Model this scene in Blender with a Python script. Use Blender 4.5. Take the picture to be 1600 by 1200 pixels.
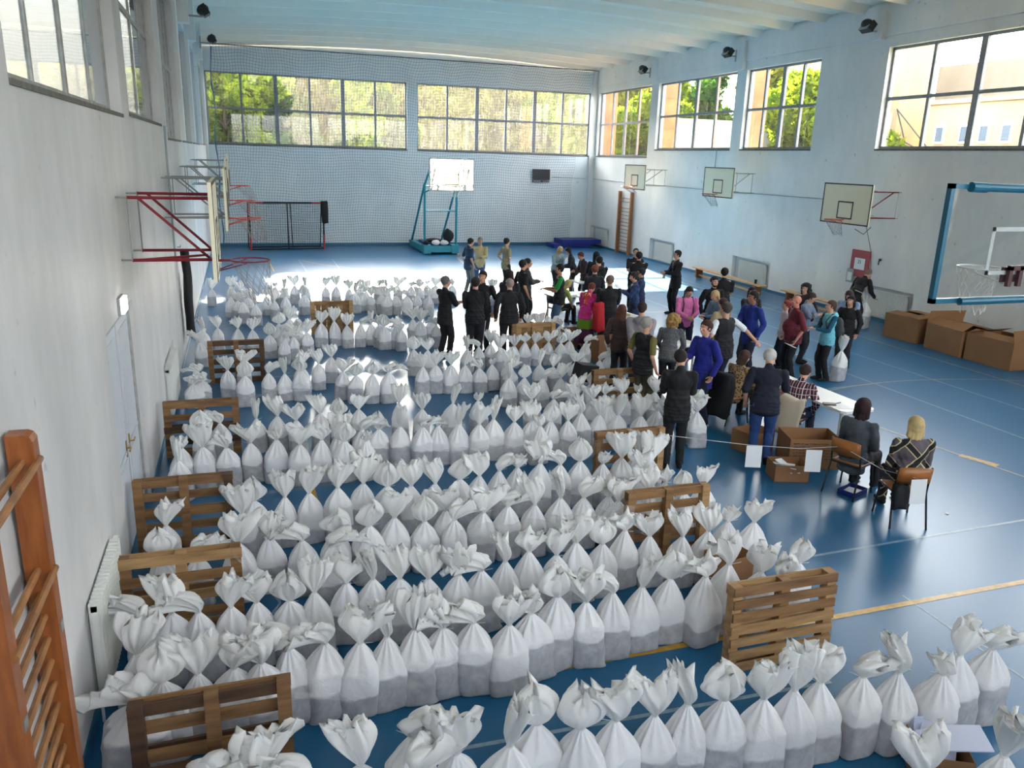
import bpy, bmesh, math, random
import numpy as np
from mathutils import Vector, Matrix, Euler

for o in list(bpy.data.objects): bpy.data.objects.remove(o, do_unlink=True)
SC = bpy.context.scene
COL = SC.collection
PI = math.pi
rnd = random.Random(7)

# ------------------------------------------------------------------ camera, light, exposure
ROOM_W, ROOM_D, WALL_TOP = 18.56, 38.75, 8.62
CAM = (1.268, 0.0, 4.2)
YAW, PITCH, ROLL, FPX = 0.3297, 0.2759, 0.0310, 1240.4
f = Vector((math.sin(YAW)*math.cos(PITCH), math.cos(YAW)*math.cos(PITCH), -math.sin(PITCH)))
r = Vector((math.cos(YAW), -math.sin(YAW), 0)); u = r.cross(f)
rr = r*math.cos(ROLL)+u*math.sin(ROLL); uu = -r*math.sin(ROLL)+u*math.cos(ROLL)
cd = bpy.data.cameras.new('camera'); cam = bpy.data.objects.new('camera', cd); COL.objects.link(cam)
M = Matrix((rr, uu, -f)).transposed().to_4x4(); M.translation = Vector(CAM)
cam.matrix_world = M
cd.sensor_width = 36; cd.sensor_fit = 'HORIZONTAL'; cd.lens = FPX/1600*36; cd.clip_start = .05; cd.clip_end = 300
SC.camera = cam
SC.view_settings.view_transform = 'Standard'; SC.view_settings.look = 'None'
SC.view_settings.gamma = 1; SC.view_settings.use_curve_mapping = False
SC.view_settings.exposure = 2.75

wd = bpy.data.worlds.new('sky'); SC.world = wd; wd.use_nodes = True
nt = wd.node_tree; bg = nt.nodes['Background']
sky = nt.nodes.new('ShaderNodeTexSky'); sky.sky_type = 'NISHITA'; sky.sun_disc = False
sky.sun_elevation = math.radians(26.3); sky.sun_rotation = 0.12; sky.air_density = 1.0; sky.dust_density = 3.0; sky.ozone_density = 1.0
hs = nt.nodes.new('ShaderNodeHueSaturation'); hs.inputs['Saturation'].default_value = .22
nt.links.new(sky.outputs[0], hs.inputs['Color']); nt.links.new(hs.outputs[0], bg.inputs[0]); bg.inputs[1].default_value = 0.55

sd = bpy.data.lights.new('sun', 'SUN'); sd.energy = 17; sd.angle = math.radians(.6); sd.color = (1, .87, .70)
sun = bpy.data.objects.new('sun', sd); COL.objects.link(sun)
sun.rotation_euler = Vector((-1.1, -9, -4.48)).to_track_quat('-Z', 'Y').to_euler(); sun.location = (14, 60, 25)

def portal(loc, size, rot):
    l = bpy.data.lights.new('window_portal', 'AREA'); l.shape = 'RECTANGLE'; l.size, l.size_y = size
    l.cycles.is_portal = True
    o = bpy.data.objects.new('window_portal', l); o.location = loc; o.rotation_euler = rot; COL.objects.link(o)

# ------------------------------------------------------------------ materials
def lin(c):
    return tuple(((x/255)/12.92 if x/255 <= .04045 else ((x/255+.055)/1.055)**2.4) for x in c)
MATS = {}
def mat(name, col=(200,200,200), rough=.6, metal=0, spec=.5, noise=0, nscale=6, bump=0, bscale=40, col2=None, trans=0, coat=0, stretch=None, emit=0):
    if name in MATS: return MATS[name]
    m = bpy.data.materials.new(name); m.use_nodes = True; MATS[name] = m
    n = m.node_tree; b = n.nodes['Principled BSDF']
    c = lin(col)+(1,)
    b.inputs['Base Color'].default_value = c; b.inputs['Roughness'].default_value = rough
    b.inputs['Metallic'].default_value = metal; b.inputs['Specular IOR Level'].default_value = spec
    if coat: b.inputs['Coat Weight'].default_value = coat
    if emit:
        b.inputs['Emission Color'].default_value = c; b.inputs['Emission Strength'].default_value = emit
    tc = n.nodes.new('ShaderNodeTexCoord'); mp = n.nodes.new('ShaderNodeMapping')
    n.links.new(tc.outputs['Object'], mp.inputs[0])
    if stretch: mp.inputs['Scale'].default_value = stretch
    if noise:
        t = n.nodes.new('ShaderNodeTexNoise'); t.inputs['Scale'].default_value = nscale; t.inputs['Detail'].default_value = 5
        n.links.new(mp.outputs[0], t.inputs['Vector'])
        mx = n.nodes.new('ShaderNodeMix'); mx.data_type = 'RGBA'
        d = lin(col2) if col2 else tuple(x*(1-noise) for x in c[:3])
        rp = n.nodes.new('ShaderNodeValToRGB'); rp.color_ramp.elements[0].position = .35; rp.color_ramp.elements[1].position = .68
        n.links.new(t.outputs[0], rp.inputs[0]); n.links.new(rp.outputs[0], mx.inputs[0])
        mx.inputs[6].default_value = c; mx.inputs[7].default_value = tuple(d)+(1,)
        n.links.new(mx.outputs[2], b.inputs['Base Color'])
    if bump:
        t2 = n.nodes.new('ShaderNodeTexNoise'); t2.inputs['Scale'].default_value = bscale; t2.inputs['Detail'].default_value = 3
        n.links.new(mp.outputs[0], t2.inputs['Vector'])
        bp = n.nodes.new('ShaderNodeBump'); bp.inputs['Strength'].default_value = bump; bp.inputs['Distance'].default_value = .02
        n.links.new(t2.outputs[0], bp.inputs['Height']); n.links.new(bp.outputs[0], b.inputs['Normal'])
    return m

def wall_mat(name, col, col2, streak):
    """emulsion paint with faint vertical streaks, scuffs and blotches"""
    m = bpy.data.materials.new(name); m.use_nodes = True
    n = m.node_tree; b = n.nodes['Principled BSDF']; b.inputs['Roughness'].default_value = .55; b.inputs['Specular IOR Level'].default_value = .35
    tc = n.nodes.new('ShaderNodeTexCoord'); mp = n.nodes.new('ShaderNodeMapping'); mp.inputs['Scale'].default_value = streak
    n.links.new(tc.outputs['Object'], mp.inputs[0])
    t = n.nodes.new('ShaderNodeTexNoise'); t.inputs['Scale'].default_value = 1.3; t.inputs['Detail'].default_value = 7; t.inputs['Roughness'].default_value = .62
    n.links.new(mp.outputs[0], t.inputs['Vector'])
    rp = n.nodes.new('ShaderNodeValToRGB'); rp.color_ramp.elements[0].position = .38; rp.color_ramp.elements[1].position = .66
    rp.color_ramp.elements[0].color = lin(col2)+(1,); rp.color_ramp.elements[1].color = lin(col)+(1,)
    n.links.new(t.outputs[0], rp.inputs[0])
    t3 = n.nodes.new('ShaderNodeTexNoise'); t3.inputs['Scale'].default_value = 5.5; t3.inputs['Detail'].default_value = 8
    n.links.new(tc.outputs['Object'], t3.inputs['Vector'])
    r3 = n.nodes.new('ShaderNodeValToRGB'); r3.color_ramp.elements[0].position = .26; r3.color_ramp.elements[1].position = .33
    r3.color_ramp.elements[0].color = (.72,.72,.70,1); r3.color_ramp.elements[1].color = (1,1,1,1)
    n.links.new(t3.outputs[0], r3.inputs[0])
    mx = n.nodes.new('ShaderNodeMix'); mx.data_type = 'RGBA'; mx.blend_type = 'MULTIPLY'; mx.inputs[0].default_value = 1
    n.links.new(rp.outputs[0], mx.inputs[6]); n.links.new(r3.outputs[0], mx.inputs[7]); n.links.new(mx.outputs[2], b.inputs['Base Color'])
    t2 = n.nodes.new('ShaderNodeTexNoise'); t2.inputs['Scale'].default_value = 2.5; t2.inputs['Detail'].default_value = 6
    n.links.new(mp.outputs[0], t2.inputs['Vector'])
    bp = n.nodes.new('ShaderNodeBump'); bp.inputs['Strength'].default_value = .25; bp.inputs['Distance'].default_value = .03
    n.links.new(t2.outputs[0], bp.inputs['Height']); n.links.new(bp.outputs[0], b.inputs['Normal'])
    return m
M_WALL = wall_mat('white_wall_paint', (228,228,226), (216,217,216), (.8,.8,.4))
M_WALLL = wall_mat('darker_white_wall_paint', (214,212,212), (192,191,191), (.7,.7,.3))  # left wall: darker, blotchier tone of the white paint
M_WALLF = wall_mat('white_paint_blue_bounce', (222,230,233), (210,221,226), (.8,.8,.5))  # white paint, tinted blue to stand for light bounced off the floor
M_CEIL = mat('ceiling_whitewash', (240,229,211), .8, noise=.05, nscale=1.2)

def floor_mat():
    m = bpy.data.materials.new('blue_sports_vinyl'); m.use_nodes = True
    n = m.node_tree; b = n.nodes['Principled BSDF']
    tc = n.nodes.new('ShaderNodeTexCoord')
    t = n.nodes.new('ShaderNodeTexNoise'); t.inputs['Scale'].default_value = .8; t.inputs['Detail'].default_value = 6
    n.links.new(tc.outputs['Object'], t.inputs['Vector'])
    rp = n.nodes.new('ShaderNodeValToRGB'); rp.color_ramp.elements[0].position = .3; rp.color_ramp.elements[1].position = .75
    rp.color_ramp.elements[0].color = lin((25,94,138))+(1,); rp.color_ramp.elements[1].color = lin((28,97,141))+(1,)
    n.links.new(t.outputs[0], rp.inputs[0]); n.links.new(rp.outputs[0], b.inputs['Base Color'])
    t2 = n.nodes.new('ShaderNodeTexNoise'); t2.inputs['Scale'].default_value = 3.2; t2.inputs['Detail'].default_value = 10; t2.inputs['Roughness'].default_value = .72
    n.links.new(tc.outputs['Object'], t2.inputs['Vector'])
    r2 = n.nodes.new('ShaderNodeMapRange'); r2.inputs[3].default_value = .29; r2.inputs[4].default_value = .33
    n.links.new(t2.outputs[0], r2.inputs[0]); n.links.new(r2.outputs[0], b.inputs['Roughness'])
    b.inputs['Specular IOR Level'].default_value = .45
    bp = n.nodes.new('ShaderNodeBump'); bp.inputs['Strength'].default_value = .03; bp.inputs['Distance'].default_value = .01
    t4 = n.nodes.new('ShaderNodeTexNoise'); t4.inputs['Scale'].default_value = 1.4; t4.inputs['Detail'].default_value = 3
    n.links.new(tc.outputs['Object'], t4.inputs['Vector']); return m
M_FLOOR = floor_mat()
def line_mat(name, col):
    m = mat(name, col, .34, noise=.3, nscale=14); return m
M_LW = line_mat('worn_white_court_paint', (138,166,184)); M_LY = line_mat('yellow_court_paint', (206,160,60)); M_LO = line_mat('faded_beige_court_paint', (168,160,140))

def glass_mat(name, tint, dust, dcol):
    m = bpy.data.materials.new(name); m.use_nodes = True; n = m.node_tree; n.nodes.clear()
    out = n.nodes.new('ShaderNodeOutputMaterial'); tr = n.nodes.new('ShaderNodeBsdfTransparent'); tr.inputs[0].default_value = tint+(1,)
    gl = n.nodes.new('ShaderNodeBsdfGlossy'); gl.inputs['Roughness'].default_value = .02
    lw = n.nodes.new('ShaderNodeLayerWeight'); lw.inputs[0].default_value = .5
    pw = n.nodes.new('ShaderNodeMath'); pw.operation = 'POWER'; pw.inputs[1].default_value = 5; n.links.new(lw.outputs['Facing'], pw.inputs[0])
    fr = n.nodes.new('ShaderNodeMapRange'); fr.inputs[3].default_value = .04; fr.inputs[4].default_value = 1; n.links.new(pw.outputs[0], fr.inputs[0])
    m1 = n.nodes.new('ShaderNodeMixShader'); n.links.new(fr.outputs[0], m1.inputs[0]); n.links.new(tr.outputs[0], m1.inputs[1]); n.links.new(gl.outputs[0], m1.inputs[2])
    tl = n.nodes.new('ShaderNodeBsdfTranslucent'); tl.inputs[0].default_value = dcol+(1,)
    tc = n.nodes.new('ShaderNodeTexCoord'); mp = n.nodes.new('ShaderNodeMapping'); mp.inputs['Scale'].default_value = (9,9,1.1)
    n.links.new(tc.outputs['Object'], mp.inputs[0])
    t = n.nodes.new('ShaderNodeTexNoise'); t.inputs['Scale'].default_value = 2.2; t.inputs['Detail'].default_value = 6
    n.links.new(mp.outputs[0], t.inputs['Vector'])
    mr = n.nodes.new('ShaderNodeMapRange'); mr.inputs[1].default_value = .35; mr.inputs[2].default_value = .75; mr.inputs[3].default_value = dust*.35; mr.inputs[4].default_value = dust
    n.links.new(t.outputs[0], mr.inputs[0])
    m2 = n.nodes.new('ShaderNodeMixShader'); n.links.new(mr.outputs[0], m2.inputs[0]); n.links.new(m1.outputs[0], m2.inputs[1]); n.links.new(tl.outputs[0], m2.inputs[2])
    n.links.new(m2.outputs[0], out.inputs[0]); return m
M_GLASS_DUSTY = glass_mat('dusty_window_glass', (.97,.97,.95), .014, (.9,.88,.8))
M_GLASS = glass_mat('clear_window_glass', (.97,.98,.97), .006, (.85,.88,.85))
M_GLASS_L = glass_mat('grimy_left_glass', (.80,.84,.86), .0, (.8,.8,.8))
M_ACRYL = glass_mat('clear_acrylic', (.96,.97,.97), .03, (.8,.85,.85))
M_ACRYL2 = glass_mat('scratched_milky_acrylic', (.9,.9,.88), .25, (.8,.78,.74))

def film_mat(name, d, tl, tp, rough=.35, col=(.84,.84,.86)):
    """thin white polythene: part diffuse, part translucent, part see-through"""
    m = bpy.data.materials.new(name); m.use_nodes = True; n = m.node_tree; n.nodes.clear()
    out = n.nodes.new('ShaderNodeOutputMaterial')
    pb = n.nodes.new('ShaderNodeBsdfPrincipled'); pb.inputs['Base Color'].default_value = col+(1,); pb.inputs['Roughness'].default_value = rough; pb.inputs['Specular IOR Level'].default_value = .45
    t = n.nodes.new('ShaderNodeBsdfTranslucent'); t.inputs[0].default_value = (col[0]*1.03,col[1]*1.03,col[2]*1.02,1)
    tr = n.nodes.new('ShaderNodeBsdfTransparent')
    tc = n.nodes.new('ShaderNodeTexCoord'); no = n.nodes.new('ShaderNodeTexNoise'); no.inputs['Scale'].default_value = 9; no.inputs['Detail'].default_value = 4; no.inputs['Distortion'].default_value = 1.2
    n.links.new(tc.outputs['Object'], no.inputs['Vector'])
    bp = n.nodes.new('ShaderNodeBump'); bp.inputs['Strength'].default_value = .45; bp.inputs['Distance'].default_value = .03
    n.links.new(no.outputs[0], bp.inputs['Height']); n.links.new(bp.outputs[0], pb.inputs['Normal'])
    a = n.nodes.new('ShaderNodeMixShader'); a.inputs[0].default_value = tl/(d+tl); n.links.new(pb.outputs[0], a.inputs[1]); n.links.new(t.outputs[0], a.inputs[2])
    c = n.nodes.new('ShaderNodeMixShader'); c.inputs[0].default_value = tp/(d+tl+tp); n.links.new(a.outputs[0], c.inputs[1]); n.links.new(tr.outputs[0], c.inputs[2])
    n.links.new(c.outputs[0], out.inputs[0]); return m
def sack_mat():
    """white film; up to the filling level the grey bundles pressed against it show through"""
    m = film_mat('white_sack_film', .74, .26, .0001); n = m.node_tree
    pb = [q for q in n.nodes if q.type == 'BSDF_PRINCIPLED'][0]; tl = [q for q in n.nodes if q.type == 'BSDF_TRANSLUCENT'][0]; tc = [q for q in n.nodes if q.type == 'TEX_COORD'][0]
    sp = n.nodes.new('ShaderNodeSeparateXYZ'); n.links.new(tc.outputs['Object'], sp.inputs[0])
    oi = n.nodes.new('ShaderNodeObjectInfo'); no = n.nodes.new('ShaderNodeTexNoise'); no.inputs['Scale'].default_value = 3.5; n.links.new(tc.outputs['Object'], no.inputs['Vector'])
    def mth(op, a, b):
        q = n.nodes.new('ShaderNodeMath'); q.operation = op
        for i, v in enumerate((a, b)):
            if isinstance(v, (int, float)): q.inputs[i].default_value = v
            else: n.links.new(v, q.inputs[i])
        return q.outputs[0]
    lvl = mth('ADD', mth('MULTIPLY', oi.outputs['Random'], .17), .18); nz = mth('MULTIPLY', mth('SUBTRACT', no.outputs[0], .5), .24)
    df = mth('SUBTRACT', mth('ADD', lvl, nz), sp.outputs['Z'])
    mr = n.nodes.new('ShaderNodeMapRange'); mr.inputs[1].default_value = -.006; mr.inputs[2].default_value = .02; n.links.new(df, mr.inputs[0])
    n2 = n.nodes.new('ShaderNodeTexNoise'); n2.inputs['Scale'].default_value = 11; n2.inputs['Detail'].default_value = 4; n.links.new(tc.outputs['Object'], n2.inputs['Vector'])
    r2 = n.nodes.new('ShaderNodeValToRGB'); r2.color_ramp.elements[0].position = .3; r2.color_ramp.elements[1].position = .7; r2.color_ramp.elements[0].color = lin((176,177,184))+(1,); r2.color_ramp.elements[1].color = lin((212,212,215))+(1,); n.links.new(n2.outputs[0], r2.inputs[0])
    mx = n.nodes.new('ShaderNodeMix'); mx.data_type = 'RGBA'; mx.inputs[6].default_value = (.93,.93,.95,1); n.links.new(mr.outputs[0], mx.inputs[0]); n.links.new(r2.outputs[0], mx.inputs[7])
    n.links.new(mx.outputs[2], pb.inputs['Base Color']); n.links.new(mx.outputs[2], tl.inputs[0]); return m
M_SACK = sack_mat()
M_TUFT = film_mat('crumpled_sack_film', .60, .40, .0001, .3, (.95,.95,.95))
M_WRAP = film_mat('clear_stretch_film', .12, .12, .76, .15)

# ------------------------------------------------------------------ mesh helpers
class MB:
    def __init__(s): s.v = []; s.f = []; s.mi = []
    def add(s, vs, fs, mi=0):
        k = len(s.v); s.v += [tuple(p) for p in vs]; s.f += [tuple(i+k for i in q) for q in fs]; s.mi += [mi]*len(fs); return s
    def box(s, a, b, mi=0, rot=None, piv=(0,0,0)):
        x0,y0,z0 = a; x1,y1,z1 = b
        vs = [Vector(p) for p in ((x0,y0,z0),(x1,y0,z0),(x1,y1,z0),(x0,y1,z0),(x0,y0,z1),(x1,y0,z1),(x1,y1,z1),(x0,y1,z1))]
        if rot is not None:
            R = Euler(rot).to_matrix(); pv = Vector(piv); vs = [R@(p-pv)+pv for p in vs]
        return s.add(vs, [(0,3,2,1),(4,5,6,7),(0,1,5,4),(1,2,6,5),(2,3,7,6),(3,0,4,7)], mi)
    def tube(s, pts, rad, n=8, mi=0, closed=False, caps=True):
        pts = [Vector(p) for p in pts]; N = len(pts); rings = []
        prev = None
        for i, p in enumerate(pts):
            if closed: d = pts[(i+1) % N]-pts[i-1]
            else: d = pts[min(i+1,N-1)]-pts[max(i-1,0)]
            d.normalize()
            if prev is None:
                a = Vector((0,0,1)) if abs(d.z) < .9 else Vector((1,0,0)); e1 = d.cross(a).normalized()
            else: e1 = (prev-d*prev.dot(d)).normalized()
            prev = e1; e2 = d.cross(e1); ri = rad[i] if isinstance(rad, (list,tuple)) else rad
            rings.append([p+e1*ri*math.cos(2*PI*k/n)+e2*ri*math.sin(2*PI*k/n) for k in range(n)])
        vs = [q for rg in rings for q in rg]; fs = []
        for i in range(N if closed else N-1):
            j = (i+1) % N
            for k in range(n): fs.append((i*n+k, i*n+(k+1) % n, j*n+(k+1) % n, j*n+k))
        if caps and not closed: fs += [tuple(range(n))[::-1], tuple((N-1)*n+k for k in range(n))]
        return s.add(vs, fs, mi)
    def ring(s, c, R, rad, n=24, m=6, axis='z', mi=0):
        pts = []
        for k in range(n):
            a = 2*PI*k/n; x, y = R*math.cos(a), R*math.sin(a)
            pts.append(Vector(c)+(Vector((x,y,0)) if axis == 'z' else Vector((0,x,y)) if axis == 'x' else Vector((x,0,y))))
        return s.tube(pts, rad, m, mi, closed=True)
    def ell(s, c, r, nu=12, nv=8, mi=0, rot=None):
        R = Euler(rot).to_matrix() if rot is not None else Matrix.Identity(3); c = Vector(c)
        vs = [c+R@Vector((0,0,-r[2]))]
        for j in range(1, nv):
            t = -PI/2+PI*j/nv
            for k in range(nu):
                a = 2*PI*k/nu; vs.append(c+R@Vector((r[0]*math.cos(t)*math.cos(a), r[1]*math.cos(t)*math.sin(a), r[2]*math.sin(t))))
        vs.append(c+R@Vector((0,0,r[2]))); fs = []
        for k in range(nu): fs.append((0, 1+(k+1) % nu, 1+k))
        for j in range(nv-2):
            for k in range(nu):
                a = 1+j*nu; fs.append((a+k, a+(k+1) % nu, a+nu+(k+1) % nu, a+nu+k))
        L = len(vs)-1; a = 1+(nv-2)*nu
        for k in range(nu): fs.append((L, a+k, a+(k+1) % nu))
        return s.add(vs, fs, mi)
    def cap(s, p0, r0, p1, r1, n=10):
        p0, p1 = Vector(p0), Vector(p1); d = p1-p0; L = d.length
        if L < 1e-5: return s.ell(p0, (r0,)*3)
        d.normalize(); pts = []; rad = []
        for t in (-1,-.8,-.4,0): pts.append(p0+d*r0*t); rad.append(r0*math.sqrt(max(.02, 1-t*t)))
        for t in (0,.4,.8,1): pts.append(p1+d*r1*t); rad.append(r1*math.sqrt(max(.02, 1-t*t)))
        return s.tube(pts, rad, n)
    def mesh(s, name, mats=None, smooth=False):
        me = bpy.data.meshes.new(name); me.from_pydata([tuple(p) for p in s.v], [], s.f); me.update()
        for m in (mats if isinstance(mats, (list,tuple)) else [mats]) if mats is not None else []: me.materials.append(m)
        if any(s.mi): me.polygons.foreach_set('material_index', s.mi)
        if smooth: me.polygons.foreach_set('use_smooth', [True]*len(me.polygons))
        return me
    def obj(s, name, mats, parent=None, smooth=False, **kw):
        return link(name, s.mesh(name, mats, smooth), parent, **kw)
def link(name, me, parent=None, loc=None, rot=None, label=None, cat=None, group=None, kind=None):
    o = bpy.data.objects.new(name, me); COL.objects.link(o)
    if parent is not None: o.parent = parent
    if loc is not None: o.location = loc
    if rot is not None: o.rotation_euler = rot
    if label: o['label'] = label
    if cat: o['category'] = cat
    if group: o['group'] = group
    if kind: o['kind'] = kind
    return o
def thing(name, label, cat, loc=(0,0,0), rz=0, group=None):
    return link(name, None, None, loc, (0,0,rz), label, cat, group)
def copy_tree(o, parent=None):
    c = o.copy(); COL.objects.link(c)
    if parent is not None: c.parent = parent
    for ch in list(o.children): copy_tree(ch, c)
    return c
# ------------------------------------------------------------------ the room
def slab(mb, plane, a0, a1, b0, b1, t0, t1, holes):
    """wall slab in plane 'x' (a=y,b=z) or 'y' (a=x,b=z), thickness t0..t1, with rectangular holes (a0,a1,b0,b1)"""
    xs = sorted({a0, a1}|{min(max(h[i], a0), a1) for h in holes for i in (0,1)}); zs = sorted({b0, b1}|{min(max(h[i], b0), b1) for h in holes for i in (2,3)})
    for i in range(len(xs)-1):
        run = None
        for j in range(len(zs)-1):
            ca, cb = (xs[i]+xs[i+1])/2, (zs[j]+zs[j+1])/2
            hole = any(h[0] < ca < h[1] and h[2] < cb < h[3] for h in holes)
            if not hole:
                if run is None: run = zs[j]
            if (hole or j == len(zs)-2) and run is not None:
                z1 = zs[j] if hole else zs[j+1]
                if plane == 'x': mb.box((t0, xs[i], run), (t1, xs[i+1], z1))
                else: mb.box((xs[i], t0, run), (xs[i+1], t1, z1))
                run = None
Y0 = -3.0
SF, SR, ST = 4.48, 4.79, 7.49
WF = [(.12, 8.93, SF, ST), (9.41, 18.27, SF, ST)]
WR = [(33.0, 38.45, SF, ST), (26.51, 32.32, SR, ST), (21.97, 25.89, SR, ST), (13.2, 19.18, SR, ST), (7.0, 12.6, SR, ST), (.8, 6.4, SR, ST), (-2.7, .2, SR, ST)]
WL = [(.4, 5.3, 4.60, ST), (5.75, 10.95, 4.58, ST), (11.6, 16.3, 4.62, ST), (17.6, 21.6, 4.40, ST), (22.2, 26.9, 4.40, ST), (27.5, 32.2, 4.40, ST), (32.8, 38.2, 4.42, ST)]
NR = [(36.4, 38.55, .06, 1.0), (29.9, 32.1, .06, 1.0), (23.3, 25.6, .06, 1.0), (16.9, 19.1, .06, .98)]     # radiator niches
NL = [(12.9, 14.9, .06, .98)]
T = .34
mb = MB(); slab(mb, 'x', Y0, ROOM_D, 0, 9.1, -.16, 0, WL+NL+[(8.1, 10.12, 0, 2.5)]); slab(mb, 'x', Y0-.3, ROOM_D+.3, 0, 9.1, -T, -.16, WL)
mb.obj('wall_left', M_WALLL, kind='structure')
mb = MB(); slab(mb, 'x', Y0, ROOM_D, 0, 9.1, ROOM_W, ROOM_W+.17, WR+NR); slab(mb, 'x', Y0-.3, ROOM_D+.3, 0, 9.1, ROOM_W+.17, ROOM_W+T, WR)
mb.obj('wall_right', M_WALL, kind='structure')
mb = MB(); slab(mb, 'y', -T, ROOM_W+T, 0, 9.1, ROOM_D, ROOM_D+T, WF); mb.obj('wall_far', M_WALLF, kind='structure')
WN_FILL = [(.9, 8.9, 4.5, ST), (9.6, 17.7, 4.5, ST)]  # unseen rear windows, added to brighten the near sacks
mb = MB(); slab(mb, 'y', -T, ROOM_W+T, 0, 9.1, Y0-.3, Y0, WN_FILL); mb.obj('wall_near', M_WALL, kind='structure')

# floor with its painted court lines (one covering)
mb = MB(); mb.box((-T, Y0-.3, -.2), (ROOM_W+T, ROOM_D+.3, 0))
def line(pts, w, mi):
    for (x0, y0), (x1, y1) in zip(pts[:-1], pts[1:]):
        d = Vector((x1-x0, y1-y0, 0)).normalized(); nrm = Vector((-d.y, d.x, 0))*w/2; z = Vector((0,0,.0015+.0006*mi))
        a, b = Vector((x0,y0,0))+z, Vector((x1,y1,0))+z
        mb.add([a+nrm, a-nrm, b-nrm, b+nrm], [(0,1,2,3)], mi)
def arc(cx, cy, R, a0, a1, w, mi, n=36):
    line([(cx+R*math.cos(math.radians(a0+(a1-a0)*k/n)), cy+R*math.sin(math.radians(a0+(a1-a0)*k/n))) for k in range(n+1)], w, mi)
line([(1.2, 5.42), (17.9, 5.50)], .07, 2)
line([(14.9, 36.0), (14.88, 6.6)], .04, 1); line([(13.5, 33.7), (13.34, 6.6)], .04, 1)
line([(5.9, 6.52), (13.4, 6.72)], .04, 1); line([(10.4, 12.2), (13.5, 12.47)], .04, 1)
arc(14.0, 5.6, 6.9, 60, 118, .04, 3); line([(16.75, 36), (16.35, 6.6)], .045, 3)
line([(11.2, 11.5), (11.35, 10.1), (11.62, 8.65), (11.9, 7.2)], .04, 3); line([(11.6, 8.7), (11.8, 8.2)], .14, 2)
line([(1.94, 10.1), (1.96, 9.0)], .06, 2); line([(2.3, 30.2), (2.2, 33.6)], .05, 2); line([(3.45, 29.9), (3.4, 33.6)], .04, 1); line([(4.7, 29.8), (4.75, 33.7)], .04, 1)
line([(2.0, 33.65), (16.8, 33.75)], .04, 1); line([(4.1, 17.6), (3.5, 22.5)], .06, 1); line([(2.2, 4.75), (5.8, 4.62)], .04, 1)
arc(9.3, 20.5, 1.8, 0, 360, .04, 1); line([(1.6, 20.5), (17.0, 20.5)], .04, 1); line([(9.58, 29.5), (10.1, 33.7)], .05, 2)
arc(9.3, 35.5, 6.2, 200, 340, .05, 2); line([(7.5, 5.59), (7.42, 1.5)], .018, 1); line([(1.6, 15.5), (8.5, 15.55)], .045, 1)
line([(17.05, 36), (17.0, 20)], .04, 1); line([(6.2, 6.2), (6.22, 6.6)], .12, 2)
mb.obj('floor', [M_FLOOR, M_LW, M_LY, M_LO], kind='structure')

# ribbed precast ceiling: shallow vaulted ribs running across the hall
mb = MB()
def rise(x): q = (x/ROOM_W-.5)*2; return .34*(1-q*q)
nx = 24; step = 1.665; prof = []
y = 38.72-.0
while y > Y0-.4:
    prof += [(y, .0), (y-.10, .0), (y-.34, .20), (y-step+.24, .20)]; y -= step
prof.append((Y0-.5, 0))
vs = []; fs = []
for i in range(nx+1):
    x = -.2+(ROOM_W+.4)*i/nx
    for (py, dz) in prof: vs.append((x, py, 8.47+rise(max(0,min(ROOM_W,x)))+dz))
m_ = len(prof)
for i in range(nx):
    for j in range(m_-1): fs.append((i*m_+j, i*m_+j+1, (i+1)*m_+j+1, (i+1)*m_+j))
k = len(vs); vs += [(-.3, Y0-.5, 9.4), (ROOM_W+.3, Y0-.5, 9.4), (ROOM_W+.3, ROOM_D+.3, 9.4), (-.3, ROOM_D+.3, 9.4)]; fs.append((k, k+1, k+2, k+3))
mb.add(vs, fs); mb.obj('ceiling', M_CEIL, kind='structure')
# ring beams and pilasters
mb = MB(); mb.box((ROOM_W-.05, Y0, 7.78), (ROOM_W+.02, ROOM_D, 8.62)); mb.obj('trim_1', M_WALL, kind='structure')
mb = MB(); mb.box((-.02, Y0, 7.78), (.05, ROOM_D, 8.62)); mb.obj('trim_2', M_WALL, kind='structure')
mb = MB()
for y in (32.66, 26.2, 19.6, 12.9, 6.7): mb.box((ROOM_W-.16, y-.22, 7.5 if y != 19.6 else 7.7), (ROOM_W, y+.22, 8.45))
mb.obj('trim_3', M_WALL, kind='structure')
mb = MB()
for y in (32.5, 27.2, 23.6): mb.box((0, y-.2, 7.3), (.3, y+.2, 8.45))
for y in (38.45, 32.5, 27.2, 21.9): mb.box((0, y-.25, 4.4 if y < 38 else 0), (.10, y+.25, 8.45))
mb.obj('trim_4', M_WALL, kind='structure')
mb = MB(); mb.box((ROOM_W-.28, ROOM_D-.12, 0), (ROOM_W, ROOM_D, 8.6)); mb.obj('trim_5', M_WALL, kind='structure')
M_SKIRT = mat('teal_blue_skirting', (38,104,138), .4)
mb = MB(); mb.box((0, ROOM_D-.02, 0), (ROOM_W, ROOM_D, .13)); mb.obj('baseboard_far', M_SKIRT, kind='structure')
mb = MB(); slab(mb, 'x', Y0, ROOM_D, 0, .10, ROOM_W-.015, ROOM_W, []); mb.obj('baseboard_right', M_SKIRT, kind='structure')
mb = MB(); slab(mb, 'x', Y0, 8.05, 0, .10, 0, .015, []); slab(mb, 'x', 10.17, ROOM_D, 0, .10, 0, .015, []); mb.obj('baseboard_left', M_SKIRT, kind='structure')
M_SILL = mat('dirty_sill_concrete', (120,118,110), .9, noise=.4, nscale=9)
mb = MB()
for (a, b, z0, z1) in WR: mb.box((ROOM_W-.02, a, z0-.05), (ROOM_W+.16, b, z0))
for (a, b, z0, z1) in WF: mb.box((a, ROOM_D-.02, z0-.05), (b, ROOM_D+.16, z0))
for (a, b, z0, z1) in WL: mb.box((-.12, a, z0-.04), (.015, b, z0))
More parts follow.
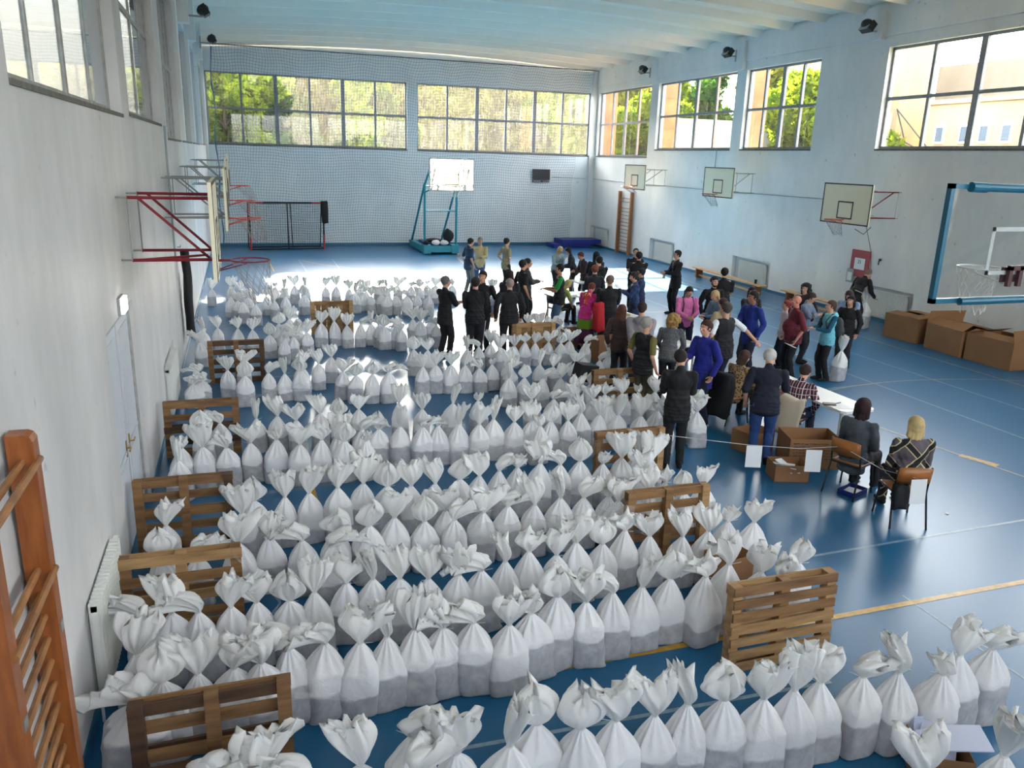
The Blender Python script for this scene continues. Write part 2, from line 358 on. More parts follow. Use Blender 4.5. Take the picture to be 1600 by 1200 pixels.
mb.obj('trim_6', M_SILL, kind='structure')

# windows
M_ALU = mat('grey_window_frame', (150,152,156), .5, noise=.25, nscale=12)
M_ALUL = mat('weathered_grey_frame', (172,172,170), .6, noise=.35, nscale=10)
wn = [0]
def window(plane, t, a0, a1, z0, z1, cols, frame_m, glass_m, heavy=2, dm=.035):
    wn[0] += 1; mb = MB()
    def bar(a, b, c, d, dt=None):
        dt = dt or dm
        if plane == 'x': mb.box((t-dt, a, c), (t+dt, b, d))
        else: mb.box((a, t-dt, c), (b, t+dt, d))
    w = .035; bar(a0, a1, z0, z0+.07); bar(a0, a1, z1-.07, z1); bar(a0, a0+.07, z0, z1); bar(a1-.07, a1, z0, z1)
    zm = (z0+z1)/2-.0
    bar(a0, a1, zm-.045, zm+.045, dm*1.15)
    for i in range(1, cols):
        a = a0+(a1-a0)*i/cols; h = (.085 if i % heavy == 0 else .045)*(1 if dm > .02 else .55); bar(a-h, a+h, z0, z1, dm*1.3)
    o = mb.obj('window_%d' % wn[0], frame_m, kind='structure')
    for i in range(cols):
        for (c, d) in ((z0+.05, zm-.03), (zm+.03, z1-.05)):
            g = MB(); a, b = a0+(a1-a0)*i/cols+.03, a0+(a1-a0)*(i+1)/cols-.03
            if plane == 'x': g.box((t-.003, a, c), (t+.003, b, d))
            else: g.box((a, t-.003, c), (b, t+.003, d))
            g.obj('pane', glass_m, o)
for (a, b, c, d) in WF: window('y', ROOM_D+.18, a, b, c, d, 6, M_ALU, M_GLASS_DUSTY)
for (a, b, c, d) in WR: window('x', ROOM_W+.18, a, b, c, d, 4 if b-a > 3.5 else 2, M_ALU, M_GLASS)
for (a, b, c, d) in WL: window('x', -.14, a, b, c, d, 4, M_ALUL, M_GLASS_L, 2, .012)
for (a, b, c, d) in WN_FILL: window('y', Y0-.15, a, b, c, d, 6, M_ALU, M_GLASS); portal(((a+b)/2, Y0-.5, (c+d)/2), (b-a, d-c), (PI/2, 0, 0))  # added rear windows: extra light from behind the camera
for (a, b, c, d) in WF: portal(((a+b)/2, ROOM_D+.5, (c+d)/2), (b-a, d-c), (-PI/2, 0, 0))
for (a, b, c, d) in WR: portal((ROOM_W+.5, (a+b)/2, (c+d)/2), (d-c, b-a), (0, PI/2, 0))
for (a, b, c, d) in WL: portal((-.5, (a+b)/2, (c+d)/2), (d-c, b-a), (0, -PI/2, 0))

# grey double door in the left wall
M_DOOR = mat('pale_grey_door', (196,200,208), .45, noise=.06, nscale=3)
mb = MB(); mb.box((-.12, 8.1, 0), (-.04, 8.19, 2.5)); mb.box((-.12, 10.03, 0), (-.04, 10.12, 2.5)); mb.box((-.12, 8.1, 2.42), (-.04, 10.12, 2.5))
d1 = mb.obj('door_1', M_ALUL, kind='structure')
for (a, b) in ((8.2, 9.06), (9.14, 10.02)):
    g = MB(); g.box((-.11, a, .02), (-.06, b, 2.41)); g.box((-.055, a+.02, 1.0), (-.052, b-.02, 1.04)); g.box((-.06, a+.10, .15), (-.054, b-.10, .95)); g.box((-.06, a+.10, 1.15), (-.054, b-.10, 2.3)); lf = g.obj('door_leaf', M_DOOR, d1)
    h = MB(); hy = b-.08 if a < 9 else a+.08; h.tube([(-.06, hy, 1.06), (-.01, hy, 1.06), (-.01, hy+(-.11 if a < 9 else .11), 1.06)], .01, 6); h.box((-.06, hy-.02, .96), (-.05, hy+.02, 1.14)); h.obj('door_handle', mat('brass', (170,140,70), .35, metal=.8), lf)

# radiators in niches (right wall) and on the left wall
M_RAD = mat('white_radiator_enamel', (225,226,222), .4)
def radiator(x, y0, y1, z1, side, label, deep=.10):
    t = thing('radiator', label, 'radiator', (x, (y0+y1)/2, 0)); L = (y1-y0)/2; s = side
    mb = MB(); n = int(L*2/.06)
    for i in range(n):
        a = -L+.06*i; mb.box((min(0, -s*deep), a+.016, .12), (max(0, -s*deep), a+.044, z1))
    mb.obj('radiator_fins', M_RAD, t)
    g = MB(); g.box((min(-s*deep*.25, -s*deep*.75), -L-.01, z1-.05), (max(-s*deep*.25, -s*deep*.75), L+.01, z1-.01)); g.box((min(-s*deep*.2, -s*deep*.8), -L-.01, .10), (max(-s*deep*.2, -s*deep*.8), L+.01, .14)); g.box((min(-s*deep*.25, -s*deep*.75), -L-.01, .10), (max(-s*deep*.25, -s*deep*.75), -L+.005, z1-.01)); g.obj('radiator_casing', M_RAD, t)
    p = MB(); p.tube([(-s*.04, -L-.02, .2), (-s*.04, -L-.12, .2), (-s*.04, -L-.12, .0)], .012, 6); p.obj('pipe', M_RAD, t)
radiator(ROOM_W+.15, 36.75, 38.2, .88, 1, 'white panel radiator in the wall niche at the far right corner behind the blue mats')
radiator(ROOM_W+.15, 30.25, 31.8, .88, 1, 'white panel radiator in the wall niche right of the distant wall bars')
radiator(ROOM_W+.15, 23.65, 25.3, .88, 1, 'white ribbed radiator in the wall niche behind the longer wooden bench')
radiator(ROOM_W+.15, 17.2, 18.8, .86, 1, 'white ribbed radiator in the niche behind the bending man in black')
radiator(-.02, 13.1, 14.7, .86, -1, 'white radiator in the left wall niche behind the slumped sacks')
radiator(.02, 5.9, 7.1, .92, -1, 'white finned radiator on the left wall beside the second brown pallet', .08)

# conduits on the walls
M_COND = mat('grey_conduit', (150,160,165), .5)
mb = MB(); mb.tube([(ROOM_W-.02, 38.6, 3.35), (ROOM_W-.02, 32.2, 3.3), (ROOM_W-.02, 26, 3.28), (ROOM_W-.02, 19.6, 3.3)], .014, 6); mb.tube([(ROOM_W-.4, ROOM_D-.02, 3.35), (16.3, ROOM_D-.02, 3.4)], .014, 6)
mb.tube([(ROOM_W-.02, 27.35, SR), (ROOM_W-.02, 27.4, 3.3)], .012, 6); mb.obj('wall_conduit', M_COND, label='thin grey cable conduit running along the right wall behind the backboards', cat='conduit')
mb = MB(); mb.tube([(.03, 16.6, 4.6), (.03, 16.6, 2.2)], .022, 6); mb.obj('wall_pipe', M_COND, label='thin grey vertical pipe on the left wall between near and far windows', cat='pipe')

# exterior: fins of the facade, ground, neighbours
M_FIN = mat('sunlit_terracotta_render', (176,126,88), .9, noise=.25, nscale=2, col2=(150,104,72))
mb = MB()
for y in (38.75, 32.66, 26.2): mb.box((ROOM_W+T, y-.15, -1), (ROOM_W+T+.75, y+.15, 9.4))
mb.obj('trim_7', M_FIN, kind='structure')
M_GROUND = mat('dry_grass_ground', (128,124,84), .95, noise=.4, nscale=.7)
mb = MB(); mb.box((-40, -30, -1.2), (90, 130, -1.0)); mb.obj('ground', M_GROUND, kind='structure')
M_BEIGE = mat('stained_beige_render', (168,146,112), .9, noise=.3, nscale=.5, col2=(138,120,94), stretch=(1,1,.4))
M_GREYR = mat('stained_grey_render', (122,118,110), .9, noise=.3, nscale=.6, stretch=(1,1,.4))
M_DGLASS = mat('dark_exterior_glass', (86,98,112), .15); M_WFR = mat('white_pvc', (232,232,228), .5)
b = thing('apartment_building', 'beige rendered annex with small white framed windows seen through the right window', 'building', (33, 30, 0))
mb = MB(); mb.box((0, -30, -1), (8, 2.0, 7.4)); mb.box((-.1, -30, 7.3), (8.1, 2.1, 7.5)); mb.obj('wall', M_BEIGE, b)
mb = MB(); mb.box((5, -32, 0), (14, 6.8, 9.75)); mb.obj('parapet_wall', M_GREYR, b)
mb = MB(); mb.box((.2, 4.2, -1), (2.0, 14, 13)); mb.obj('stair_tower', M_BEIGE, b)
for y in (1.1, .0-.3, -1.35, -2.5, -4.6, -6.2, -8.6):
    g = MB(); g.box((-.06, y-.30, 5.5), (.0, y+.30, 6.35)); w_ = g.obj('window_frame', M_WFR, b); g = MB(); g.box((-.07, y-.20, 5.6), (-.061, y+.20, 6.25)); g.obj('pane', M_DGLASS, w_)
g = MB(); n_ = 10
g.tube([(2.2, -2.9, 7.9), (2.2, -5.2, 7.9)], .55, 14); g.box((1.6, -5.6, 7.4), (2.9, -2.2, 7.8)); g.obj('skylight_dome', mat('blue_grey_dome', (120,140,160), .3), b)
mb = MB()
mb.tube([(32.95, 34.0, 7.2), (33.0, 33.2, 5.6), (33.0, 31.6, 5.0)], .035, 6); mb.tube([(32.95, 34.0, 7.2), (33.0, 31.8, 5.4), (33.0, 29.8, 3.6)], .03, 6); mb.obj('outdoor_cable', mat('black_rubber', (30,30,32), .6), label='black cables hanging on the beige building outside the right window', cat='cable')
mb = MB(); mb.box((-6, -12, -1), (-2, 41, 15)); mb.obj('darkening_annex', mat('shaded_grey_render', (70,74,76), .9), label='grey rendered wing added close outside the left wall windows to darken their panes', cat='building')  # dark wing added near the wall so the left panes look grey
mb = MB(); mb.box((24, 40, -1), (60, 41, 6.6)); mb.obj('white_outbuilding', mat('white_render', (176,178,176), .8), label='long white outbuilding seen between the trees through the right wall windows', cat='building')

# trees
M_LEAF = []
for nm, c1, c2 in (('yellow_green_leaf', (124,138,28), (72,96,18)), ('deep_green_leaf', (58,86,26), (34,58,18)), ('olive_leaf', (126,124,50), (88,94,32))):
    m = bpy.data.materials.new(nm); m.use_nodes = True; n = m.node_tree; n.nodes.clear(); out = n.nodes.new('ShaderNodeOutputMaterial')
    df = n.nodes.new('ShaderNodeBsdfDiffuse'); tl = n.nodes.new('ShaderNodeBsdfTranslucent'); mx = n.nodes.new('ShaderNodeMixShader'); mx.inputs[0].default_value = .55
    tc = n.nodes.new('ShaderNodeTexCoord'); no = n.nodes.new('ShaderNodeTexNoise'); no.inputs['Scale'].default_value = 1.6; no.inputs['Detail'].default_value = 4
    rp = n.nodes.new('ShaderNodeValToRGB'); rp.color_ramp.elements[0].position = .35; rp.color_ramp.elements[1].position = .65; rp.color_ramp.elements[0].color = lin(c2)+(1,); rp.color_ramp.elements[1].color = lin(c1)+(1,)
    n.links.new(tc.outputs['Object'], no.inputs['Vector']); n.links.new(no.outputs[0], rp.inputs[0]); n.links.new(rp.outputs[0], df.inputs[0]); n.links.new(rp.outputs[0], tl.inputs[0])
    n.links.new(df.outputs[0], mx.inputs[1]); n.links.new(tl.outputs[0], mx.inputs[2]); n.links.new(mx.outputs[0], out.inputs[0]); M_LEAF.append(m)
def crown_mesh(seed, n, R, H, z0, m, leaf=.16, full=False):
    g = np.random.default_rng(seed); nb = 26
    cc = g.normal(size=(nb,3))*np.array([R*.45, R*.45, H*.25]); cc[:,2] += z0+H*.5; rad = g.uniform(.22,.42,nb)*R
    if full: nb = 70; cc = np.stack([g.uniform(-.7,.7,nb)*R, g.uniform(-.4,.4,nb)*R, z0+1.0+(H-2.0)*g.uniform(0,1,nb)], 1); rad = g.uniform(.22,.34,nb)*R
    k = g.integers(0, nb, n); d = g.normal(size=(n,3)); d /= np.linalg.norm(d, axis=1)[:,None]
    P = cc[k]+d*(rad[k]*g.uniform(.55,1.0,n))[:,None]; P[:,2] = np.maximum(P[:,2], z0*.8)
    a = g.normal(size=(n,3)); a /= np.linalg.norm(a, axis=1)[:,None]; b = np.cross(a, d); b /= np.linalg.norm(b, axis=1)[:,None]+1e-9
    s = leaf*g.uniform(.6,1.3,n)[:,None]
    V = np.stack([P-a*s, P+b*s*.5, P+a*s, P-b*s*.5], 1).reshape(-1,3)
    me = bpy.data.meshes.new('crown'); me.vertices.add(4*n); me.vertices.foreach_set('co', V.astype(np.float32).ravel())
    me.loops.add(4*n); me.loops.foreach_set('vertex_index', np.arange(4*n, dtype=np.int32)); me.polygons.add(n); me.polygons.foreach_set('loop_start', np.arange(0,4*n,4, dtype=np.int32))
    me.update(calc_edges=True); me.validate(); me.materials.append(m); return me
def trunk_mesh(seed, H):
    g = random.Random(seed); mb = MB(); mb.tube([(0,0,-1), (.05,.0,H*.3), (-.05,.05,H*.6), (.1,0,H*.85)], [.17,.14,.10,.03], 7)
    for k in range(7):
        a = g.uniform(0, 6.28); z = H*g.uniform(.3,.65); mb.tube([(0,0,z), (math.cos(a)*.7, math.sin(a)*.7, z+.6), (math.cos(a)*1.5, math.sin(a)*1.5, z+1.5)], [.06,.04,.012], 5)
    return mb.mesh('trunk', mat('tree_bark', (92,78,60), .9, noise=.3, nscale=8))
CR = [crown_mesh(11, 24000, 2.5, 7.4, 1.4, M_LEAF[0]), crown_mesh(12, 20000, 2.3, 5.8, 1.0, M_LEAF[1]), crown_mesh(13, 42000, 3.4, 9.0, .4, M_LEAF[2], .17, True)]
TK = [trunk_mesh(1, 8), trunk_mesh(2, 5.5), trunk_mesh(3, 8.5)]
def tree(k, x, y, s, rz, label, grp):
    t = thing('leafy_tree', label, 'tree', (x, y, 0), rz, grp); t.scale = (s, s, s); link('crown', CR[k], t); link('trunk', TK[k], t)
tree(0, .8, 43.5, 1.12, 0, 'yellow green leafy tree outside the far window at its left end', 'trees beyond the far wall')
tree(1, 4.2, 45.6, 1.2, 1, 'darker green bushy tree outside the far window, second from its left end', 'trees beyond the far wall')
tree(0, 8.3, 46.6, 1.02, 2, 'bright yellow green tree outside the left far window near its right end', 'trees beyond the far wall')
tree(1, 10.6, 46.0, .95, 2.4, 'dark green low tree outside at the pier between the two far windows', 'trees beyond the far wall')
for i, (x, y) in enumerate(((-2.5,51), (2.2,51.5), (6.2,50.5), (10.6,51.3))): tree(2, x, y, 1.02+.03*i, i*1.3, 'tall olive tree in the back row behind the left far window, %s' % ['leftmost','second from left','third from left','nearest the pier'][i], 'back row of hazy trees')
for i, (x, y) in enumerate(((14.6,50.6), (18.6,51.4), (22.4,50.2), (26.5,51))): tree(2, x, y, 1.06, 4+i*1.1, 'tall olive tree in the back row behind the right far window, %s' % ['nearest pier','second from pier','near right end','rightmost'][i], 'back row of hazy trees')
tree(0, 20.6, 46.2, 1.05, 3, 'leafy yellow green tree outside the far right corner of the hall', 'trees beyond the far wall')
tree(0, 24.5, 43.5, .95, 4.2, 'sunlit tree outside the farthest window of the right wall', 'trees beyond the right wall')
tree(1, 27.2, 46.5, 1.15, 5, 'dark green tree outside the farthest right wall window, behind a sunlit one', 'trees beyond the right wall')
tree(0, 28.5, 49.5, 1.15, 5.5, 'tall tree seen through the second window of the right wall, left part', 'trees beyond the right wall')
tree(1, 31.0, 47.5, 1.35, .5, 'large dark tree seen through the second window of the right wall, middle', 'trees beyond the right wall')
tree(0, 33.5, 45.0, 1.2, 1.5, 'tall yellow green tree seen through the second right wall window, right part', 'trees beyond the right wall')
tree(0, 31.0, 38.6, 1.1, 2.5, 'leafy tree seen through the third window of the right wall, left part', 'trees beyond the right wall')
tree(0, 29.5, 35.0, 1.05, 3.3, 'leafy tree seen through the third window of the right wall, right part', 'trees beyond the right wall')
tree(2, 36.0, 45.5, 1.3, 3.9, 'pale tree far behind the third window of the right wall', 'trees beyond the right wall')
# ------------------------------------------------------------------ sports equipment
M_RED = mat('dark_red_paint', (122,24,36), .4); M_GST = mat('grey_steel', (150,152,150), .4, metal=.3); M_ORIM = mat('orange_rim_paint', (206,70,44), .45)
M_BBW = mat('cream_backboard', (222,214,186), .5); M_BLK = mat('black_paint', (22,22,24), .45); M_CORD = mat('grey_net_cord', (150,146,146), .8)
M_TEAL = mat('teal_frame_paint', (28,134,152), .38, noise=.12, nscale=5); M_TEAL2 = mat('blue_teal_frame_paint', (8,86,112), .38, noise=.15, nscale=6)
M_WCORD = mat('white_net_cord', (215,212,205), .8); M_CHROME = mat('worn_white_rim', (200,200,196), .4)
def basket(t, c, m_rim, m_net, dirv, R=.225, depth=.42, loose=0):
    """rim with bracket and hanging net; c = rim centre, dirv = unit vector from board to rim"""
    c = Vector(c); d = Vector(dirv)
    mb = MB(); mb.ring(c, R, .010, 24, 6); e = d.cross(Vector((0,0,1)))
    mb.tube([c-d*(R+.15), c-d*R], .016, 6); mb.tube([c-d*(R+.15)-Vector((0,0,.12))+e*.06, c-d*R*.2-Vector((0,0,.015))+e*R*.95], .008, 6); mb.tube([c-d*(R+.15)-Vector((0,0,.12))-e*.06, c-d*R*.2-Vector((0,0,.015))-e*R*.95], .008, 6)
    mb.obj('rim', m_rim, t, True)
    g = MB(); n = 12; lev = 6
    def P(i, j, ph): 
        q = j/lev; rad = R*(1-.48*q**.8)*(1+.06*math.sin(i*2.1+loose)); a = 2*PI*(i+ph)/n
        return c+Vector((rad*math.cos(a)+loose*.04*q, rad*math.sin(a), -depth*q-.02*math.sin(i*1.7+loose*3)*q))
    for i in range(n):
        for s in (-.5, .5): g.tube([P(i, j, s*(j % 2)) if True else None for j in range(lev+1)], .0035, 4)
    g.obj('hoop_net', m_net, t)
def side_board(y, zb, zt, x, side, m_br, label, w=1.9, x0=.12, yb=None, zr=None, group='wall mounted backboards', net=True, y1=None, y2=None, dep=.42):
    """wall backboard; side=-1 left wall, +1 right wall. x = board plane"""
    t = thing('basketball_backboard', label, 'basketball hoop', (x, y, zb), 0, group); s = side
    H = zt-zb; mb = MB(); mb.box((-.02, -w/2, 0), (.02, w/2, H)); mb.obj('board', M_BBW, t)
    g = MB(); f_ = -s*.022
    def fr(a, b, c, d):
        g.box((min(f_, f_-s*.006), a, c), (max(f_, f_-s*.006), b, d))
    e = .035
    fr(-w/2, w/2, 0, e); fr(-w/2, w/2, H-e, H); fr(-w/2, -w/2+e, 0, H); fr(w/2-e, w/2, 0, H)
    fr(-.30, .30, .14, .175); fr(-.30, .30, .58, .615); fr(-.30, -.265, .14, .615); fr(.265, .30, .14, .615)
    g.obj('board_markings', M_BLK, t)
    W_ = (ROOM_W-x0-x) if s > 0 else (x0-x); za, zc = (H*.82, H*.18)
    ys = (-.48, .48) if y1 is None else (y1-y, y2-y)
    for q in ys:
        g = MB()
        for z in (za, zc): g.tube([(s*.02, q, z), (W_, q, z)], .019, 6)
        g.tube([(W_*.88, q, za), (s*.05, q*.9, zc)], .017, 6)
        if q == ys[0]: g.tube([(W_*.98, q, zc), (s*.10, q+.45, zc)], .015, 6)
        g.obj('bracket_arm', m_br, t)
    Ww = W_+s*x0
    for q in ys:
        g = MB()
        g.tube([(W_, q, za+.02), (W_, q, zc-.02)], .010, 6)
        for z in (za, zc): g.tube([(W_, q, z), (Ww, q*.95, z)], .012, 6)
        g.obj('wall_mount', M_GST, t)
    basket(t, (-s*(.375), 0, (zr-zb) if zr else .14), M_ORIM if m_br is not M_RED or s > 0 else M_RED, M_CORD, (-s,0,0), depth=dep, loose=y*.3)
    return t
side_board(10.08, 2.82, 3.87, .97, -1, M_RED, 'cream backboard with dark red bracket and rim, nearest on the left wall', zr=2.94, y1=9.6, y2=10.56, dep=.52)
side_board(15.73, 2.85, 3.9, 1.03, -1, M_GST, 'cream backboard on grey steel bracket, second from the camera on the left wall', zr=3.0, y1=15.31, y2=16.15)
side_board(20.6, 2.95, 4.0, 1.0, -1, M_GST, 'cream backboard on the left wall, third from the camera, rim near the goal corner', zr=3.05, y1=20.2, y2=21.0)
side_board(25.6, 3.05, 4.1, .99, -1, M_GST, 'cream backboard with orange rim, farthest on the left wall', zr=3.2)
side_board(31.46, 3.11, 4.13, 17.28, 1, M_GST, 'cream backboard with orange rim above the distant wall bars on the right wall', zr=3.22, dep=.25)
side_board(25.2, 3.11, 4.14, 17.39, 1, M_GST, 'cream backboard with grey bracket, middle one of the right wall', zr=3.22)
side_board(18.38, 2.74, 3.83, 17.15, 1, M_RED, 'cream backboard with red bracket, above the red notice on the right wall', zr=2.86)
mb = MB(); mb.tube([(17.5, 17.9, 2.74), (17.9, 18.0, 2.0), (18.5, 18.5, .9)], .008, 5); mb.tube([(17.4, 17.6, 2.72), (17.45, 17.9, 2.5), (17.4, 18.2, 2.62)], .010, 5)
mb.obj('hanging_cable', M_BLK, label='dark cable hanging from the red bracketed backboard down the right wall', cat='cable')

# far portable hoop
t = thing('portable_basketball_stand', 'teal wheeled basketball stand with scratched clear backboard at the far end', 'basketball stand', (9.68, 34.9, 0))
mb = MB(); mb.box((-.78, .35, .06), (-.55, 3.4, .34)); mb.box((.55, .35, .06), (.78, 3.4, .34)); mb.box((-.55, 2.9, .1), (.55, 3.3, .34)); mb.box((-.5, 0, .10), (.5, .38, .36))
mb.box((-.80, -.04, .04), (-.48, .5, .42)); mb.box((.48, -.04, .04), (.80, .5, .42)); mb.box((-.5, .4, .1), (.5, 2.9, .16)); mb.obj('base', M_TEAL, t)
for sx in (-.72, .72):
    g = MB(); g.tube([(sx, .2, .4), (sx, .15, 2.95)], .055, 8); g.obj('post', M_TEAL, t)
    g = MB(); g.tube([(sx, 3.0, .34), (sx*1.0, .2, 3.05)], .05, 8); g.obj('brace', M_TEAL, t)
    g = MB(); g.tube([(sx, .2, 3.0), (sx, -.9, 3.7), (sx, -1.75, 3.75)], .05, 8); g.tube([(sx, .15, 2.7), (sx*.8, -1.75, 3.05)], .04, 8); g.obj('boom_arm', M_TEAL, t)
    w_ = MB(); w_.tube([(sx-.04, .1, .05), (sx+.04, .1, .05)], .05, 10); w_.obj('wheel', M_BLK, t)
g = MB(); g.tube([(-.72, .18, 2.95), (.72, .18, 2.95)], .03, 8); g.tube([(-.72, .19, 1.9), (.72, .19, 1.9)], .03, 8); g.obj('crossbar', M_TEAL, t)
bx0, bx1, bz0, bz1, by = -.95, .90, 2.89, 4.12, -1.85
g = MB(); g.box((bx0, by-.01, bz0), (bx1, by+.01, bz1)); g.obj('backboard', M_ACRYL2, t)
g = MB()
for a, b_, c, d in ((bx0-.03, bx1+.03, bz0-.04, bz0), (bx0-.03, bx1+.03, bz1, bz1+.04), (bx0-.03, bx0, bz0, bz1), (bx1, bx1+.03, bz0, bz1)): g.box((a, by-.02, c), (b_, by+.02, d))
g.obj('board_frame', mat('grey_board_frame', (150,146,142), .5), t)
g = MB()
for a, b_, c, d in ((-.32, .27, bz0+.2, bz0+.24), (-.32, .27, bz0+.62, bz0+.66), (-.32, -.28, bz0+.2, bz0+.66), (.23, .27, bz0+.2, bz0+.66)): g.box((a, by-.014, c), (b_, by-.011, d))
g.obj('target_square', mat('brown_marking', (160,140,110), .6), t)
g = MB()
for q in (-.78, .42): g.tube([(q, by+.06, bz1), (q-.13, by+.3, bz0+.7), (q-.06, by+.1, bz0+.1)], .03, 6)
g.box((bx0+.05, by-.03, bz1+.0), (bx0+.28, by+.04, bz1+.07)); g.box((bx1-.5, by-.03, bz1), (bx1-.27, by+.04, bz1+.07)); g.obj('support_rod', M_WCORD, t)
basket(t, (0.05, by-.38, 3.05), M_CHROME, M_WCORD, (0,-1,0))
M_BLUEB = mat('dark_blue_mat_vinyl', (20,40,132), .45); M_BAGBLK = mat('black_fabric', (18,18,21), .8, bump=.3, bscale=20)
mb = MB(); mb.box((9.1, 35.5, .17), (10.3, 37.0, .47)); mb.obj('gym_mat', M_BLUEB, label='folded blue mat lying on the base of the teal basketball stand', cat='gym mat')
def blob(name, m, c, r, label, cat, seed=0, group=None, parts=()):
    mb = MB(); mb.ell((0,0,0), r, 16, 12); g = random.Random(seed); ph = [g.uniform(0,6) for _ in range(6)]
    mb.v = [(x*(1+.14*math.sin(z*9/r[2]*.3+ph[0])+.1*math.sin(y/r[1]*3+ph[1])), y*(1+.14*math.sin(x/r[0]*3+ph[2])), z*(1+.16*math.sin(x/r[0]*2.6+ph[3])+.1*math.sin(y/r[1]*4+ph[4]))) for x, y, z in mb.v]
    return link(name, mb.mesh(name, m, True), None, c, (0,0,g.uniform(0,3)), label, cat, group)
blob('backpack', M_BAGBLK, (10.1, 35.35, .78), (.22,.2,.34), 'black backpack standing on the base of the teal basketball stand', 'backpack', 3)
blob('jacket', M_BAGBLK, (9.55, 35.7, .55), (.42,.25,.09), 'black jacket thrown over the blue mat on the teal stand', 'jacket', 4)
blob('jacket', M_BAGBLK, (9.0, 35.1, .52), (.14,.2,.12), 'black jacket draped over the left foot of the teal basketball stand', 'jacket', 5)
for i, x in enumerate((9.5, 9.9)): blob('plastic_bag', M_TUFT, (x, 35.25, .50), (.17,.15,.12), 'crumpled white bag on the teal stand base, %s' % ('left one' if i == 0 else 'right one beside the backpack'), 'bag', 8+i, 'white bags on the stand base')

# near backboard (we look at its back), stand outside the frame
t = thing('portable_basketball_stand', 'teal framed clear backboard close to the camera at the right edge', 'basketball stand', (9.03, 6.3, 0))
hw, zb, zt = 1.1, 2.90, 4.10
g = MB(); g.box((-hw+.03, -.005, zb+.03), (hw-.03, .005, zt-.03)); g.obj('backboard', M_ACRYL, t)
g = MB()
for a, b_, c, d in ((-hw, hw, zb, zb+.05), (-hw, hw, zt-.05, zt), (-hw, -hw+.05, zb, zt), (hw-.05, hw, zb, zt)): g.box((a, -.03, c), (b_, .03, d))
g.tube([(-hw+.30, -.05, zt-.03), (hw, -.06, zt-.05)], .042, 12); g.tube([(-hw+.22, -.05, zt-.03), (-hw+.42, -.05, zt-.035)], .05, 12)
g.tube([(-hw+.34, -.05, zb+.02), (hw, -.06, zb+.03)], .04, 12); g.obj('board_frame', M_TEAL2, t, False)
g = MB()
for a, b_, c, d in ((-.42, .30, zb+.28, zb+.325), (-.42, .30, zb+.73, zb+.775), (-.42, -.375, zb+.28, zb+.775), (.255, .30, zb+.28, zb+.775)): g.box((a, .008, c), (b_, .011, d))
g.obj('target_square', mat('grey_white_marking', (176,178,178), .6), t)
g = MB(); g.box((-.17, .01, zb+.20), (.07, .035, zb+.36)); g.box((-.14, -.05, zb+.16), (-.09, -.01, zb+.37)); g.box((-.00, -.05, zb+.16), (.05, -.01, zb+.37)); g.box((-.14, -.05, zb+.33), (.05, -.01, zb+.38)); g.obj('rim_bracket', mat('dark_maroon_bracket', (62,30,34), .5), t)
basket(t, (-.03, .42, zb+.30), M_CHROME, M_WCORD, (0,1,0), depth=.5)
g = MB(); g.tube([(.75, -.06, zt-.1), (1.0, -1.8, 3.0), (1.2, -3.0, 2.3)], .05, 8); g.tube([(.75, -.06, zb+.1), (1.2, -3.0, 1.9)], .05, 8); g.obj('boom_arm', M_TEAL2, t)
g = MB(); g.tube([(1.2, -3.0, .3), (1.2, -3.0, 2.6)], .07, 8); g.tube([(1.2, -4.4, .3), (1.2, -3.0, 2.3)], .05, 8); g.obj('post', M_TEAL2, t)
g = MB(); g.box((.6, -4.8, .05), (1.8, -2.6, .32)); g.obj('base', M_TEAL2, t)

# football goal
t = thing('football_goal', 'small red and black football goal with net by the far wall', 'goal', (1.62, 37.05, 0), .10)
M_REDF = mat('red_goal_paint', (170,40,52), .5)
mb = MB()
for x in (0, 3.2): mb.tube([(x, 0, 0), (x, 0, .65)], .04, 8, 0); mb.tube([(x, 0, 1.5), (x, 0, 2.05)], .04, 8, 0)
mb.tube([(0,0,2.05), (.6,0,2.05)], .04, 8, 0); mb.tube([(2.7,0,2.05), (3.2,0,2.05)], .04, 8, 0); mb.obj('red_frame_section', M_REDF, t, label='red painted frame ends')
mb = MB(); mb.tube([(.6,0,2.05), (2.7,0,2.05)], .042, 8)
for x in (0, 3.2): mb.tube([(x,0,.65), (x,0,1.5)], .042, 8); mb.tube([(x,0,2.05), (x,.4,2.05), (x,.95,.03), (x,0,.03)], .025, 6)
mb.tube([(0,0,.03), (3.2,0,.03)], .03, 6); mb.tube([(0,.95,.03), (3.2,.95,.03)], .03, 6); mb.tube([(0,.4,2.05), (3.2,.4,2.05)], .02, 6)
mb.tube([(1.62,0,2.05), (1.62,.0,.03)], .03, 6); mb.tube([(1.75,0,2.05), (1.95,.95,.03)], .022, 6); mb.obj('frame', M_BLK, t)
mb = MB()
def nb(x, q): # back sheet of the net
    return (x, .4+.55*(1-q)+.05*math.sin(x*4)*math.sin(q*3), .04+2.0*q)
for i in range(33): mb.tube([nb(i*.1, k/10) for k in range(11)], .005, 3, caps=False)
for j in range(21): mb.tube([nb(i*.2, j/20) for i in range(17)], .005, 3, caps=False)
for s in (0, 3.2):
    for k in range(9): q = k/9; mb.tube([(s, .02, .05+2*q), (s, .4+.55*(1-q), .05+2*q)], .005, 3, caps=False)
mb.obj('goal_net', mat('dark_goal_net', (60,66,74), .8), t)


